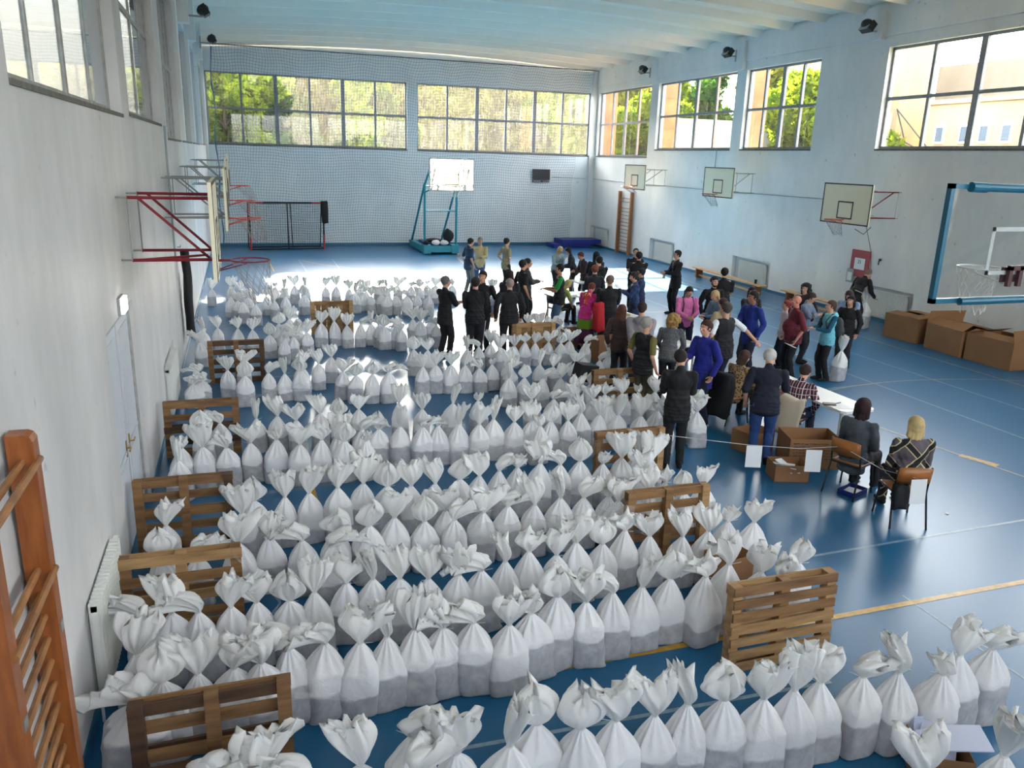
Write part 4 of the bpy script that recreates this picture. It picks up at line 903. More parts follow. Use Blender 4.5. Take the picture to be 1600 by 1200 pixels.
# stretch film bands tying the rows to the pallets
def film(pts, h, label):
    mb = MB(); n = len(pts); vs = []
    P = [Vector(p) for p in pts]; Q = []
    for a, b_ in zip(P[:-1], P[1:]):
        for k in range(8): Q.append(a.lerp(b_, k/8))
    Q.append(P[-1])
    for i, p in enumerate(Q):
        hh = h*(1+.25*math.sin(i*1.9)); vs += [(p.x, p.y, p.z-hh/2), (p.x, p.y+.01*math.sin(i), p.z), (p.x, p.y, p.z+hh/2)]
    fs = []
    for i in range(len(Q)-1): fs += [(3*i, 3*i+3, 3*i+4, 3*i+1), (3*i+1, 3*i+4, 3*i+5, 3*i+2)]
    mb.add(vs, fs); mb.obj('stretch_film', M_WRAP, None, True, label=label, cat='plastic film')
film([(5.05, 6.9, .55), (4.3, 7.05, .45), (3.2, 7.15, .42)], .30, 'clear stretch film wrapped along the fourth sack row to its pallet')
film([(5.55, 8.85, .6), (4.8, 9.6, .35), (3.6, 9.85, .3)], .20, 'clear stretch film wrapped along the sixth sack row to its pallet')
film([(1.05, 8.55, .72), (1.3, 9.4, .2), (3.4, 9.75, .12)], .05, 'thin film rope stretched from the door pallet along the sixth row')
film([(1.0, 6.82, .78), (1.4, 6.3, .5), (1.2, 6.2, .3)], .04, 'thin film strip hanging from the second pallet at the left wall')
film([(1.42, 4.75, .7), (1.75, 5.1, .35), (1.9, 5.3, .1)], .05, 'thin film strip hanging from the bottom left pallet')
film([(1.02, 11.45, .75), (1.6, 12.6, .55), (2.2, 13.1, .4)], .04, 'thin film strip from the pallet beyond the door to the sacks')
BAGS = [
  ('nearest row', 1.08, [(0.84, 4.17), (1.16, 4.17), (1.47, 4.07), (1.77, 4.09), (2.09, 4.22), (2.09, 3.93), (2.39, 4.07), (2.67, 4.02), (2.94, 4.09), (3.21, 4.0), (3.47, 3.99), (3.74, 3.99), (4.0, 4.03), (4.27, 3.96), (4.54, 3.9), (4.82, 3.91), (5.1, 3.95), (5.4, 3.92), (5.7, 3.89), (6.0, 3.81), (6.32, 3.91), (6.65, 3.92)]),
  ('second row from the front', 1.05, [(0.58, 5.3), (0.78, 5.32), (1.0, 5.31), (1.23, 5.33), (1.45, 5.45), (1.68, 5.43), (1.92, 5.39), (2.15, 5.41), (2.39, 5.4), (2.63, 5.43), (2.87, 5.39), (3.12, 5.32), (3.38, 5.43), (3.64, 5.52), (3.9, 5.47), (4.17, 5.52), (4.45, 5.55), (4.74, 5.6), (5.03, 5.49), (5.33, 5.59), (5.63, 5.53)]),
  ('third row from the front', 1.0, [(0.36, 6.22), (0.55, 6.18), (0.78, 6.16), (1.0, 6.22), (1.23, 6.23), (1.47, 6.23), (1.7, 6.24), (1.94, 6.38), (2.18, 6.35), (2.42, 6.26), (2.67, 6.24), (2.92, 6.22), (3.17, 6.21), (3.43, 6.36), (3.69, 6.39), (3.96, 6.34), (4.23, 6.47), (4.5, 6.48), (4.78, 6.6), (5.07, 6.52), (5.36, 6.43), (5.66, 6.43), (5.96, 6.47), (6.26, 6.49)]),
  ('fourth row from the front', 1.0, [(1.06, 7.34), (1.37, 7.45), (1.67, 7.29), (1.86, 7.02), (1.98, 7.4), (2.29, 7.36), (2.59, 7.48), (2.9, 7.44), (3.2, 7.64), (3.2, 7.37), (3.51, 7.45), (3.81, 7.48), (4.12, 7.47), (4.43, 7.5), (4.73, 7.5), (5.04, 7.54), (5.04, 7.27)]),
  ('fifth row from the front', 1.0, [(1.12, 8.13), (1.22, 8.45), (1.52, 8.38), (1.82, 8.42), (2.11, 8.39), (2.39, 8.52), (2.67, 8.38), (2.94, 8.35), (3.22, 8.38), (3.49, 8.33), (3.76, 8.42), (4.03, 8.5), (4.3, 8.46), (4.57, 8.52), (4.85, 8.52), (5.13, 8.54), (5.42, 8.43), (5.72, 8.52), (6.03, 8.65), (6.02, 8.38), (5.81, 8.08)]),
  ('sixth row from the front', 0.95, [(0.94, 10.23), (1.23, 10.34), (1.51, 10.25), (1.8, 10.08), (2.09, 10.13), (2.39, 10.06), (2.69, 10.03), (2.37, 10.36), (2.65, 10.41), (2.93, 10.56), (3.21, 10.45), (3.48, 10.31), (3.75, 10.32), (4.02, 10.29), (4.29, 10.22), (4.56, 10.34), (4.83, 10.26), (5.12, 10.28), (5.12, 10.03), (5.4, 10.28), (5.67, 10.21), (5.95, 10.43), (6.23, 10.41), (6.51, 10.36), (6.53, 10.62), (6.8, 10.17), (7.09, 10.21), (7.09, 9.96)]),
  ('seventh row from the front', 0.9, [(1.31, 11.44), (1.59, 11.38), (1.87, 11.18), (2.2, 11.38), (2.48, 11.4), (2.77, 11.48), (3.43, 11.59), (3.71, 11.37), (4.19, 11.42), (4.65, 11.42), (5.51, 11.32), (5.79, 11.2), (6.24, 11.37), (6.52, 11.25), (6.8, 11.38), (7.08, 11.34), (7.36, 11.36), (7.64, 11.3)]),
  ('eighth row from the front', 0.88, [(4.22, 13.71), (4.5, 13.79), (4.77, 13.74), (5.04, 13.69), (5.31, 13.65), (5.59, 13.74), (5.86, 13.67), (5.82, 13.43), (5.55, 12.69), (5.84, 12.71), (6.12, 12.56), (6.49, 12.57), (6.45, 11.83), (6.78, 11.96)]),
  ('pair by the bright floor gap', 0.9, [(4.37, 15.07), (4.65, 15.02)]),
  ('short row behind the eighth row', 0.85, [(5.45, 15.09), (5.75, 15.21), (6.02, 15.39), (6.09, 14.97)]),
  ('row before the pale pallet', 0.85, [(6.49, 15.22), (6.75, 15.29), (7.02, 15.32), (7.28, 15.34), (7.54, 15.23), (7.81, 15.43)]),
  ('cluster beside the grey hooded man', 0.85, [(8.08, 15.17), (7.2, 13.66), (7.46, 13.77), (7.74, 13.71), (8.04, 13.91), (6.71, 13.51), (6.43, 13.47)]),
  ('row behind the pale pallet', 0.85, [(7.56, 17.97), (7.5, 17.2), (7.76, 17.1), (7.9, 16.87), (8.27, 17.06)]),
  ('row beside the men in black', 0.9, [(3.67, 17.76), (3.95, 17.88), (4.09, 17.64), (4.16, 17.4), (4.44, 17.43), (4.51, 17.19), (4.97, 18.06), (5.09, 17.82), (5.37, 17.97), (5.35, 17.37)]),
  ('farthest row in the sunlight', 0.9, [(0.89, 23.33), (1.11, 23.08), (2.06, 23.52), (2.31, 23.14), (2.61, 23.45), (2.91, 23.41), (3.48, 23.34), (3.72, 23.07), (4.08, 22.9), (4.36, 22.87), (4.5, 22.3), (4.96, 23.14), (5.14, 22.76), (5.51, 23.07), (5.89, 23.02), (6.17, 22.98), (6.45, 23.19), (6.61, 22.92), (7.18, 23.1), (8.29, 23.6), (8.22, 22.35)]),
  ('second farthest row', 0.9, [(0.89, 21.76), (1.04, 21.51), (1.2, 20.84), (1.33, 21.78), (1.48, 20.52), (1.8, 21.91), (1.96, 21.29), (2.25, 21.64), (2.75, 21.77), (4.11, 21.79), (4.38, 22.05), (4.53, 21.62), (4.81, 21.59), (4.89, 21.35), (5.17, 21.42), (5.45, 21.28), (5.73, 21.35), (6.01, 21.21)]),
  ('group around the solid boarded pallet', 0.9, [(1.92, 18.05), (2.17, 18.37), (2.32, 17.42), (2.46, 17.06), (2.83, 17.89), (3.15, 17.97), (3.39, 17.69)]),
  ('cluster right of the dark pallet', 0.9, [(1.69, 17.07), (1.96, 17.23), (1.94, 16.53), (2.14, 16.8)]),
  ('group behind the dark pallet', 0.85, [(0.65, 18.0), (1.04, 17.66), (1.37, 17.6)]),
  ('pile left of the dark pallet', 0.9, [(0.36, 17.51), (0.36, 16.62), (0.36, 13.87), (0.36, 14.68), (0.44, 14.11)]),
  ('row before the dark pallet', 0.88, [(0.88, 14.34), (1.15, 14.75), (1.17, 13.72), (1.56, 13.97), (1.83, 13.92), (2.1, 13.87), (2.13, 14.26), (2.45, 14.48), (2.73, 14.92)]),
  ('four by the bright floor gap', 0.9, [(2.79, 13.76), (2.99, 13.48), (3.27, 13.44), (3.55, 13.39)]),
  ('far part of the left wall', 0.9, [(0.36, 23.44)]),
  ('group beyond the grey door', 0.95, [(0.36, 9.93), (0.36, 10.24), (0.65, 10.27), (0.61, 10.96), (0.83, 11.24)]),
  ('group beside the left radiator', 0.95, [(0.36, 8.06), (0.39, 7.39), (0.68, 7.28)]),
  ('pair beside the left wall bars', 1.1, [(0.36, 5.66), (0.36, 5.22)]),
  ('group by the fifth row pallet', 0.9, [(5.57, 7.57), (5.92, 7.81), (6.05, 7.57), (6.33, 7.59)]),
  ('pair behind the front right pallet', 0.9, [(5.93, 5.54), (6.21, 5.69)]),
  ('pair behind the black-clad man', 1.0, [(7.74, 10.33), (7.76, 10.06)]),
  ('pair at the bottom right corner', 1.1, [(5.03, 2.99), (5.61, 2.96)])]
# ------------------------------------------------------------------ sacks
def sack_body(seed, w=.31, d=.25, hf=.34, hn=.58):
    """polythene sack: boxy filled part, then pleated cone up to the tied neck"""
    g = random.Random(seed); n = 48; ph = [g.uniform(0, 6.28) for _ in range(10)]; fq = [g.choice((7,9,11)), g.choice((13,15,17)), g.choice((19,23))]
    lx, ly = g.uniform(-.03,.03), g.uniform(-.03,.03); tw = g.uniform(-.3,.3); rows = []
    tilt = g.uniform(-.03,.03)
    levels = [(-1, 0)] + [(q, 0) for q in (0, .03, .08, .2, .4, .6, .8, .93, 1.0)] + [(q, 1) for q in (.06,.16,.3,.45,.6,.74,.86,.95,1.0)]
    for q, stage in levels:
        row = []
        for k in range(n):
            a = 2*PI*k/n; ca, sa = math.cos(a), math.sin(a); p = 4.5
            se = (abs(ca)**p+abs(sa)**p)**(-1/p)
            bx, by = w/2*se*ca, d/2*se*sa
            if stage == 0:
                qq = max(q, 0); s = (.90 if q < .02 else .97+.05*math.sin(qq*PI))
                if q == -1: s = .55
                cr = 1+.022*math.sin(3*a+ph[0]+qq*5)+.018*math.sin(5*a+ph[1]-qq*9)+.012*math.sin(8*a+ph[2]+qq*14)
                ear = (.05*max(0, math.cos(a-ph[3]))**14 + .045*max(0, math.cos(a-ph[4]))**16)*(1 if q <= .03 else .4 if q < .1 else 0)
                x, y = bx*s*cr*(1+ear*3), by*s*cr*(1+ear*3); z = max(0, q)*hf*(1+.03*math.sin(a+ph[5])*qq)
                if q == -1: z = .002
                x += lx*qq*.5; y += ly*qq*.5
            else:
                t = q; s = (1-t)**.80*.97+.062*t/.3*.3
                pl = 1+(.05+.13*t)*(.6*math.sin(fq[0]*a+ph[6])+.5*math.sin(fq[1]*a+ph[7])+.25*math.sin(fq[2]*a+ph[8]))*min(1, t*3)
                sag = .035*math.sin(t*PI)
                rx, ry = bx*(1-t)**1.02, by*(1-t)**1.0; c = .020
                rr_ = math.hypot(rx, ry); 
                x = rx*(1+sag*2)*pl*1.0+c*ca*t; y = ry*(1+sag*2)*pl+c*sa*t
                z0 = hf*(1+.03*math.sin(a+ph[5])); z = z0+(hn-z0)*t+.012*math.sin(fq[0]*a+ph[6])*math.sin(t*PI)
                x += lx*(.5+.5*t); y += ly*(.5+.5*t)+tilt*t*.3
            row.append((x, y, z))
        rows.append(row)
    vs = [p for r_ in rows for p in r_]; m = len(rows)
    fs = [(j*n+k, j*n+(k+1) % n, (j+1)*n+(k+1) % n, (j+1)*n+k) for j in range(m-1) for k in range(n)]+[tuple(range(n))[::-1]]
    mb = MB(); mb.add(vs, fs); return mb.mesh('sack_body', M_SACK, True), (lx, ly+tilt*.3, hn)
def sack_tuft(seed, neck, kind):
    """gathered mouth of the sack above the tie: a thin crumpled fan"""
    g = random.Random(seed*7+1); n = 40; ph = [g.uniform(0, 6.28) for _ in range(10)]
    W, H, lean = {'flared':(.125,.29,.05), 'narrow':(.055,.31,.06), 'bent':(.12,.25,.24), 'round':(.13,.23,.03), 'split':(.14,.28,.04), 'short':(.075,.13,.02), 'floppy':(.15,.21,.20)}[kind]
    W *= g.uniform(.9,1.15); H *= g.uniform(.9,1.12); dr = g.uniform(-1,1)*lean+(lean if g.random() < .5 else -lean)*.6; dy = g.uniform(-.06,.06)
    rows = []; L = [0,.05,.12,.2,.3,.4,.5,.6,.7,.8,.88,.95,1]
    for t in L:
        row = []
        prof = .016+W*(math.sin(min(1, t*1.25)*PI/2)**1.1) if kind != 'round' else .016+W*math.sin(min(1,t*1.02)*PI)**.7*(1 if t < .9 else .8)
        if kind == 'narrow': prof = .016+W*(.4+.6*t)*min(1, t*4)
        dep = .016+.045*math.sin(min(1, t*1.1)*PI/1.25)+.01*t
        for k in range(n):
            a = 2*PI*k/n; ca, sa = math.cos(a), math.sin(a)
            cru = 1+.16*t*math.sin(5*a+ph[0]+3*t)+.10*t*math.sin(9*a+ph[1]-4*t)+.05*min(1,t*3)*math.sin(14*a+ph[2])
            x = prof*ca*cru; y = dep*sa*(1+.4*math.sin(3*a+ph[3]))+.035*t*math.sin(6*ca*2+ph[4]+2*t)+.014*math.sin(13*ca+ph[9])*min(1, t*4)
            rag = .035*math.sin(4*a+ph[5])+.025*math.sin(7*a+ph[6])+.012*math.sin(15*a+ph[7])
            z = H*t+(rag*t*t if kind != 'short' else rag*.6*t)
            if kind == 'split': z -= .08*t*t*math.exp(-(ca*3)**2); x *= 1+.12*t
            x += dr*t**1.7; y += dy*t*t; z -= abs(dr)*.35*t**2.5
            if kind in ('bent','floppy'): z -= .10*max(0, ca*(1 if dr > 0 else -1))*t*t
            row.append((neck[0]+x, neck[1]+y, neck[2]+z))
        rows.append(row)
    for s_ in (.72, .4):       # mouth folded inward so the opening is closed by crumpled film
        last = rows[12]; cx = sum(p[0] for p in last)/n; cy = sum(p[1] for p in last)/n; cz = sum(p[2] for p in last)/n
        rows.append([(cx+(p[0]-cx)*s_, cy+(p[1]-cy)*s_, cz+(p[2]-cz)*s_*.6-.05*(1-s_)+.01*math.sin(k*2.2)) for k, p in enumerate(last)])
    vs = [p for r_ in rows for p in r_]; m = len(rows)
    fs = [(j*n+k, j*n+(k+1) % n, (j+1)*n+(k+1) % n, (j+1)*n+k) for j in range(m-1) for k in range(n)]
    mb = MB(); mb.add(vs, fs); return mb.mesh('gathered_top', M_TUFT, True)
def sack_tie(seed, neck):
    g = random.Random(seed); mb = MB(); mb.ring(neck, .021, .0045, 12, 5); a = g.uniform(0, 6.28)
    mb.tube([(neck[0]+.02*math.cos(a), neck[1]+.02*math.sin(a), neck[2]), (neck[0]+.10*math.cos(a), neck[1]+.10*math.sin(a), neck[2]+.025)], .0025, 4)
    return mb.mesh('tie', mat('white_cable_tie', (222,222,220), .4))
KINDS = ['flared','narrow','bent','round','split','flared','floppy','flared','bent','split','narrow','round','short','flared']
LOOK = {'flared':'flared top','narrow':'narrow top','bent':'bent top','round':'puffy top','split':'two-eared top','short':'short top','floppy':'floppy top'}
PROT = []
for i in range(28):
    gg = random.Random(100+i); w, d, hf = gg.uniform(.28,.33), gg.uniform(.23,.27), gg.uniform(.30,.37)
    body, neck = sack_body(i, w, d, hf, gg.uniform(.56,.60)); PROT.append((body, sack_tuft(i, neck, KINDS[i % 14]), sack_tie(i, neck), KINDS[i % 14], w))
SLB, SLN = sack_body(77, .42, .36, .30, .50); SL = (SLB, sack_tuft(77, SLN, 'floppy'), sack_tie(77, SLN), 'floppy', .42)
ORD = ['leftmost','second from the left','third from the left','fourth from the left','fifth from the left','sixth from the left','seventh from the left','eighth from the left','ninth from the left','tenth from the left','eleventh from the left','twelfth from the left','thirteenth from the left','fourteenth from the left','fifteenth from the left']
ORDR = ['rightmost','second from the right','third from the right','fourth from the right','fifth from the right','sixth from the right','seventh from the right','eighth from the right','ninth from the right','tenth from the right','eleventh from the right','twelfth from the right','thirteenth from the right','fourteenth from the right']
proto = thing('tied_sack', 'x', 'sack', (0,0,0))
for nm, i in (('sack_body',0), ('gathered_top',1), ('tie',2)): link(nm, PROT[0][i], proto)
def place_sack(P, x, y, s, rz, label, group, z=0, tip=(0,0), sx=1.0):
    t = proto.copy(); COL.objects.link(t); t.location = (x, y, z); t.rotation_euler = (tip[0], tip[1], rz); t.scale = (s*sx, s, s); t['label'] = label; t['category'] = 'sack'; t['group'] = group
    for ch in PR_CH:
        c = ch.copy(); COL.objects.link(c); c.parent = t; c.data = P[{'sack_body':0,'gathered_top':1,'tie':2}[ch.name.split('.')[0]]]
    return t
PR_CH = list(proto.children)
g = random.Random(42); used_proto = False; idx = 0; prev = -1
for name, s, L in BAGS:
    order = sorted(range(len(L)), key=lambda k: L[k][0])
    for rank, k in enumerate(order):
        x, y = L[k]; pi = g.randrange(28)
        while pi % 14 == prev: pi = g.randrange(28)
        prev = pi % 14; P = PROT[pi]
        nrow = len(L)
        pos = ORD[rank] if rank < (nrow+1)//2 else ORDR[nrow-1-rank]
        look = LOOK[P[3]]; slump = name.startswith('pile left') and rank in (2,3,4)
        if slump or (name.startswith('pair beside the left wall bars') and rank == 1): P = SL; look = LOOK['floppy']
        if nrow == 1: lab = 'single white sack with %s against the %s' % (look, name)
        else: lab = 'white sack, %s, %s %s the %s' % (look, pos, 'of' if name.startswith(('pair','four')) else 'in', name)
        wlim = .31*s/P[4]
        rz = g.uniform(-.22,.22); ss = s*g.uniform(.93,1.05)
        tip = (0,0); zz = 0
        if slump: ss *= .85
        place_sack(P, x, y, ss, rz+(PI if g.random() < .5 else 0), lab, 'tied white sacks', zz, tip)
for x, y, s, lab in ((17.35, 17.35, 1.2, 'tall white sack held by the bending man at the right wall'), (12.75, 12.85, 1.05, 'white sack on the floor behind the woman with the backpack'), (8.35, 11.75, .95, 'white sack on the floor behind the man in the black vest with outstretched arm')):
    place_sack(PROT[1], x, y, s, .3, lab, 'white sacks with the visitors')
for ch in PR_CH: bpy.data.objects.remove(ch, do_unlink=True)
bpy.data.objects.remove(proto, do_unlink=True)
# ------------------------------------------------------------------ people
def remesh(mb, vox, smooth=2, wr=0, seed=0, sfac=.5):
    me = mb.mesh('tmp'); o = bpy.data.objects.new('tmp', me); COL.objects.link(o)
    m = o.modifiers.new('r', 'REMESH'); m.mode = 'VOXEL'; m.voxel_size = vox
    if smooth:
        k = o.modifiers.new('s', 'SMOOTH'); k.factor = sfac; k.iterations = smooth
    bpy.context.view_layer.update()
    out = bpy.data.meshes.new_from_object(o.evaluated_get(bpy.context.evaluated_depsgraph_get()))
    bpy.data.objects.remove(o, do_unlink=True); bpy.data.meshes.remove(me)
    n = len(out.vertices); co = np.empty(n*3, np.float32); out.vertices.foreach_get('co', co); co = co.reshape(-1,3)
    if wr:
        no = np.empty(n*3, np.float32); out.vertices.foreach_get('normal', no); no = no.reshape(-1,3); p = co+seed*1.37
        w = .8*np.sin(p[:,2]*22+p[:,0]*14+5*np.sin(p[:,0]*9+p[:,2]*4)+4*np.sin(p[:,1]*11))*np.sin(p[:,0]*17+p[:,1]*13+p[:,2]*9)+.35*np.sin(p[:,2]*47-p[:,0]*31+4*np.sin(p[:,1]*19+p[:,2]*6))
        co = co+no*(w*wr)[:,None]; out.vertices.foreach_set('co', co.astype(np.float32).ravel())
    out.polygons.foreach_set('use_smooth', [True]*len(out.polygons)); out.update(); return out
SKIN = {}
def skin(c):
    k = 'skin_%d_%d_%d' % c
    if k not in MATS:
        m = mat(k, c, .55, noise=.08, nscale=9); m.node_tree.nodes['Principled BSDF'].inputs['Subsurface Weight'].default_value = .06
    return MATS[k]
FAB = {}
def fab(c, pat=None):
    k = 'cloth_%d_%d_%d' % c + (pat or '')
    if k in MATS: return MATS[k]
    m = mat(k, c, .85, noise=.12, nscale=18)
    n = m.node_tree; b = n.nodes['Principled BSDF']; tc = n.nodes['Texture Coordinate']
    def wave(sc, ax, rot=0):
        mp = n.nodes.new('ShaderNodeMapping'); mp.inputs['Rotation'].default_value = (0, rot, 0); n.links.new(tc.outputs['Object'], mp.inputs[0])
        sp = n.nodes.new('ShaderNodeSeparateXYZ'); n.links.new(mp.outputs[0], sp.inputs[0])
        a = n.nodes.new('ShaderNodeMath'); a.operation = 'MULTIPLY'; a.inputs[1].default_value = sc; n.links.new(sp.outputs[ax], a.inputs[0])
        q = n.nodes.new('ShaderNodeMath'); q.operation = 'FRACT'; n.links.new(a.outputs[0], q.inputs[0]); return q
    def lt(x, v, gt=False):
        q = n.nodes.new('ShaderNodeMath'); q.operation = 'GREATER_THAN' if gt else 'LESS_THAN'; q.inputs[1].default_value = v; n.links.new(x.outputs[0], q.inputs[0]); return q
    def over(base, fac, col):
        mx = n.nodes.new('ShaderNodeMix'); mx.data_type = 'RGBA'; n.links.new(fac.outputs[0], mx.inputs[0])
        if base is None: mx.inputs[6].default_value = lin(c)+(1,)
        else: n.links.new(base.outputs[2], mx.inputs[6])
        mx.inputs[7].default_value = lin(col)+(1,); return mx
    res = None
    if pat == 'check':
        A, B = lt(wave(11, 'X'), .42), lt(wave(11, 'Z'), .42); res = over(None, A, (70,26,40)); res = over(res, B, (52,30,48))
        res = over(res, lt(wave(11, 'X'), .93, True), (225,215,215)); res = over(res, lt(wave(11, 'Z'), .93, True), (225,215,215))
        res = over(res, lt(wave(22, 'X'), .12), (200,180,185))
    if pat == 'lattice':
        for rot in (.78, -.78):
            w = wave(3.6, 'X', rot); res = over(res, lt(w, .30), (196,180,140)); w2 = wave(3.6, 'X', rot); res = over(res, lt(w2, .27), (24,24,28)); w3 = wave(3.6, 'X', rot); res = over(res, lt(w3, .05), (196,180,140))
    if pat == 'leopard':
        v = n.nodes.new('ShaderNodeTexVoronoi'); v.inputs['Scale'].default_value = 34; n.links.new(tc.outputs['Object'], v.inputs['Vector'])
        q = n.nodes.new('ShaderNodeMath'); q.operation = 'LESS_THAN'; q.inputs[1].default_value = .40; n.links.new(v.outputs[0], q.inputs[0]); res = over(None, q, (48,36,30))
    if pat == 'flower':
        v = n.nodes.new('ShaderNodeTexVoronoi'); v.inputs['Scale'].default_value = 16; n.links.new(tc.outputs['Object'], v.inputs['Vector'])
        q = n.nodes.new('ShaderNodeMath'); q.operation = 'LESS_THAN'; q.inputs[1].default_value = .38; n.links.new(v.outputs[0], q.inputs[0]); res = over(None, q, (226,176,110))
    if pat == 'knit':
        v = n.nodes.new('ShaderNodeTexNoise'); v.inputs['Scale'].default_value = 90; n.links.new(tc.outputs['Object'], v.inputs['Vector'])
        q = n.nodes.new('ShaderNodeMath'); q.operation = 'LESS_THAN'; q.inputs[1].default_value = .5; n.links.new(v.outputs[0], q.inputs[0]); res = over(None, q, (70,74,80))
    if pat == 'ombre': # green pleated skirt with a wine red lower half
        sp = n.nodes.new('ShaderNodeSeparateXYZ'); n.links.new(tc.outputs['Object'], sp.inputs[0]); q = n.nodes.new('ShaderNodeMath'); q.operation = 'LESS_THAN'; q.inputs[1].default_value = .52; n.links.new(sp.outputs['Z'], q.inputs[0]); res = over(None, q, (84,32,66))
    if res is not None: n.links.new(res.outputs[2], b.inputs['Base Color'])
    return m
def ik(a, c, l1, l2, pole):
    a, c, pole = Vector(a), Vector(c), Vector(pole); d = c-a; L = d.length
    if L > (l1+l2)*.995: c = a+d*((l1+l2)*.995/L); d = c-a; L = d.length
    x = (l1*l1-l2*l2+L*L)/(2*L); h = math.sqrt(max(0, l1*l1-x*x)); dn = d.normalized(); pp = pole-dn*pole.dot(dn)
    return a+dn*x+(pp.normalized() if pp.length > 1e-6 else Vector((0,-1,0)))*h, c
BLACK, NAVY, JEAN, DK = (20,20,24), (26,32,52), (58,84,128), (34,34,40)
PC = [0]
def person(x, y, H, fa, label, top=BLACK, sleeve='long', under=None, legs=DK, hair='short', hc=(34,26,22), pose='stand', arms=('down','down'), lean=0, head=(0,0), wide=1.0, belly=0, sk=(196,148,124), shoe=(22,22,24), vox=.011, coat=0, pat=None, skirt=None, beard=None, lpat=None, hood=False, glasses=False, z=0, stripe=False, bagpack=False, hemc=None, scarf=None, split=.10):
    PC[0] += 1; s = H/1.75; sit = pose == 'sit'
    t = thing('person', label, 'person', (x, y, z), face(fa)); S = lambda v: Vector(v)*s
    ct, st = math.cos(lean), math.sin(lean); up = Vector((0, st, ct)); fw = Vector((0, ct, -st)); R = Vector((1,0,0))
    hipz = .50 if sit else .93
    if pose == 'stride': hipz = .90
    hip = Vector((0, 0, hipz)); T = lambda a, b, c: (hip+R*a+fw*b+up*c)*s
    tr = (lean*-1, 0, 0); w = wide
    hw = .19*w; neckb = T(0, 0, .54); shz = .50
    hl = lean*.55+head[1]; hu = Vector((0, math.sin(hl), math.cos(hl))); hf = Vector((0, math.cos(hl), -math.sin(hl)))
    hcen = neckb+(hu*.155+hf*.025)*s
    hm = Matrix.Rotation(head[0], 3, 'Z') @ Matrix.Rotation(-hl, 3, 'X')
    if head[0]: hm = Matrix.Rotation(-head[0], 3, hu) @ Matrix.Rotation(-hl, 3, 'X')
    HP = lambda a, b, c: hcen+hm@(Vector((a, b, c))*s)
    heul = tuple(hm.to_euler())
    # legs
    J = []
    for sx in (-1, 1):
        hj = (hip+Vector((sx*.09*w, 0, -.02)))*s
        if sit: kn = S((sx*.12, .43, .48)); an = S((sx*.13, .40+(.06 if sx > 0 else -.02), .08))
        elif pose == 'stride': an = S((sx*.10, sx*.26, .08)); kn, an = ik(hj, an, .44*s, .42*s, (0,1,0))
        else: an = S((sx*split, -.01+.03*sx, .08)); kn, an = ik(hj, an, .43*s, .42*s, (0,1,0))
        J.append((hj, kn, an))
    # arms
    A = []
    for sx, mode in ((-1, arms[0]), (1, arms[1])):
        sh = T(sx*hw, 0, shz-.03)
        pole = Vector((sx*.4, -.8, -.2))
        if mode == 'down': c = sh+Vector((sx*.06, .05, -.50))*s
        elif mode == 'fold': c = T(-sx*.10, .24, .27); pole = Vector((sx*.8, .1, -.6))
        elif mode == 'front': c = T(sx*.07, .33, .22); pole = Vector((sx*.5, -.5, -.7))
        elif mode == 'hip': c = T(sx*.17, .02, .06); pole = Vector((sx*.9, -.6, 0))
        elif mode == 'back': c = T(sx*.04, -.20, .0); pole = Vector((sx*.8, -.6, 0))
        elif mode == 'read': c = T(sx*.08, .34, .32); pole = Vector((sx*.5, -.3, -.8))
        elif mode == 'table': c = T(sx*.16, .36, .10); pole = Vector((sx*.8, -.4, .1)); 
        elif mode == 'lap': c = T(sx*.08, .28, .12); pole = Vector((sx*.6, -.6, -.3))
        elif mode == 'side': c = sh+Vector((sx*.42, .14, -.22))*s; pole = Vector((0, -.3, -.9))
        elif mode == 'reach': c = sh+Vector((sx*.06, .22, -.44))*s
        elif mode == 'chin': c = T(sx*.04, .22, .50); pole = Vector((sx*.5, 0, -.8))
        else: c = S(mode)
        el, wr = ik(sh, c, .29*s, .26*s, pole); A.append((sh, el, wr, sx, mode))
    # ---- body, one continuous surface
    b = MB()
    b.ell(HP(0,-.012,.028), (.078*s,.096*s,.088*s), 14, 10, rot=heul); b.ell(HP(0,.018,-.04), (.060*s,.070*s,.075*s), 12, 8, rot=heul); b.ell(HP(0,.052,-.082), (.030*s,.030*s,.024*s), 8, 6, rot=heul)
    b.cap(HP(0,.088,.018), .008*s, HP(0,.108,-.018), .015*s, 6); b.ell(HP(0,.082,-.055), (.024*s,.014*s,.012*s), 8, 6, rot=heul); b.ell(HP(0,.078,.035), (.055*s,.018*s,.012*s), 8, 6, rot=heul)
    for q in (-1, 1): b.ell(HP(q*.080, -.005, -.008), (.010*s,.018*s,.030*s), 8, 6, rot=heul); b.ell(HP(q*.038,.060,-.015), (.024*s,.022*s,.024*s), 8, 6, rot=heul)
    b.cap(neckb-up*.03*s, .060*s, HP(0,-.015,-.07), .056*s)
    b.ell(T(0,.0,.38), (.150*w*s,.095*s,.16*s), 14, 10, rot=tr); b.ell(T(0,.005+belly*.5,.17), (.130*w*s,(.09+belly*.6)*s,.16*s), 14, 10, rot=tr); b.ell(T(0,-.01,.02), (.148*w*s,.102*s,.12*s), 14, 10, rot=tr)
    b.cap(T(-.13*w,0,.475), .050*s, T(.13*w,0,.475), .050*s)
    for hj, kn, an in J:
        b.cap(hj, .078*w*s, kn, .050*s); b.cap(kn, .048*s, kn.lerp(an, .35)+Vector((0,-.008,0))*s, .050*s); b.cap(kn.lerp(an, .35)+Vector((0,-.008,0))*s, .050*s, an, .036*s)
        b.cap(an+S((0,-.03,-.035)), .035*s, an+S((0,.14,-.055)), .028*s)
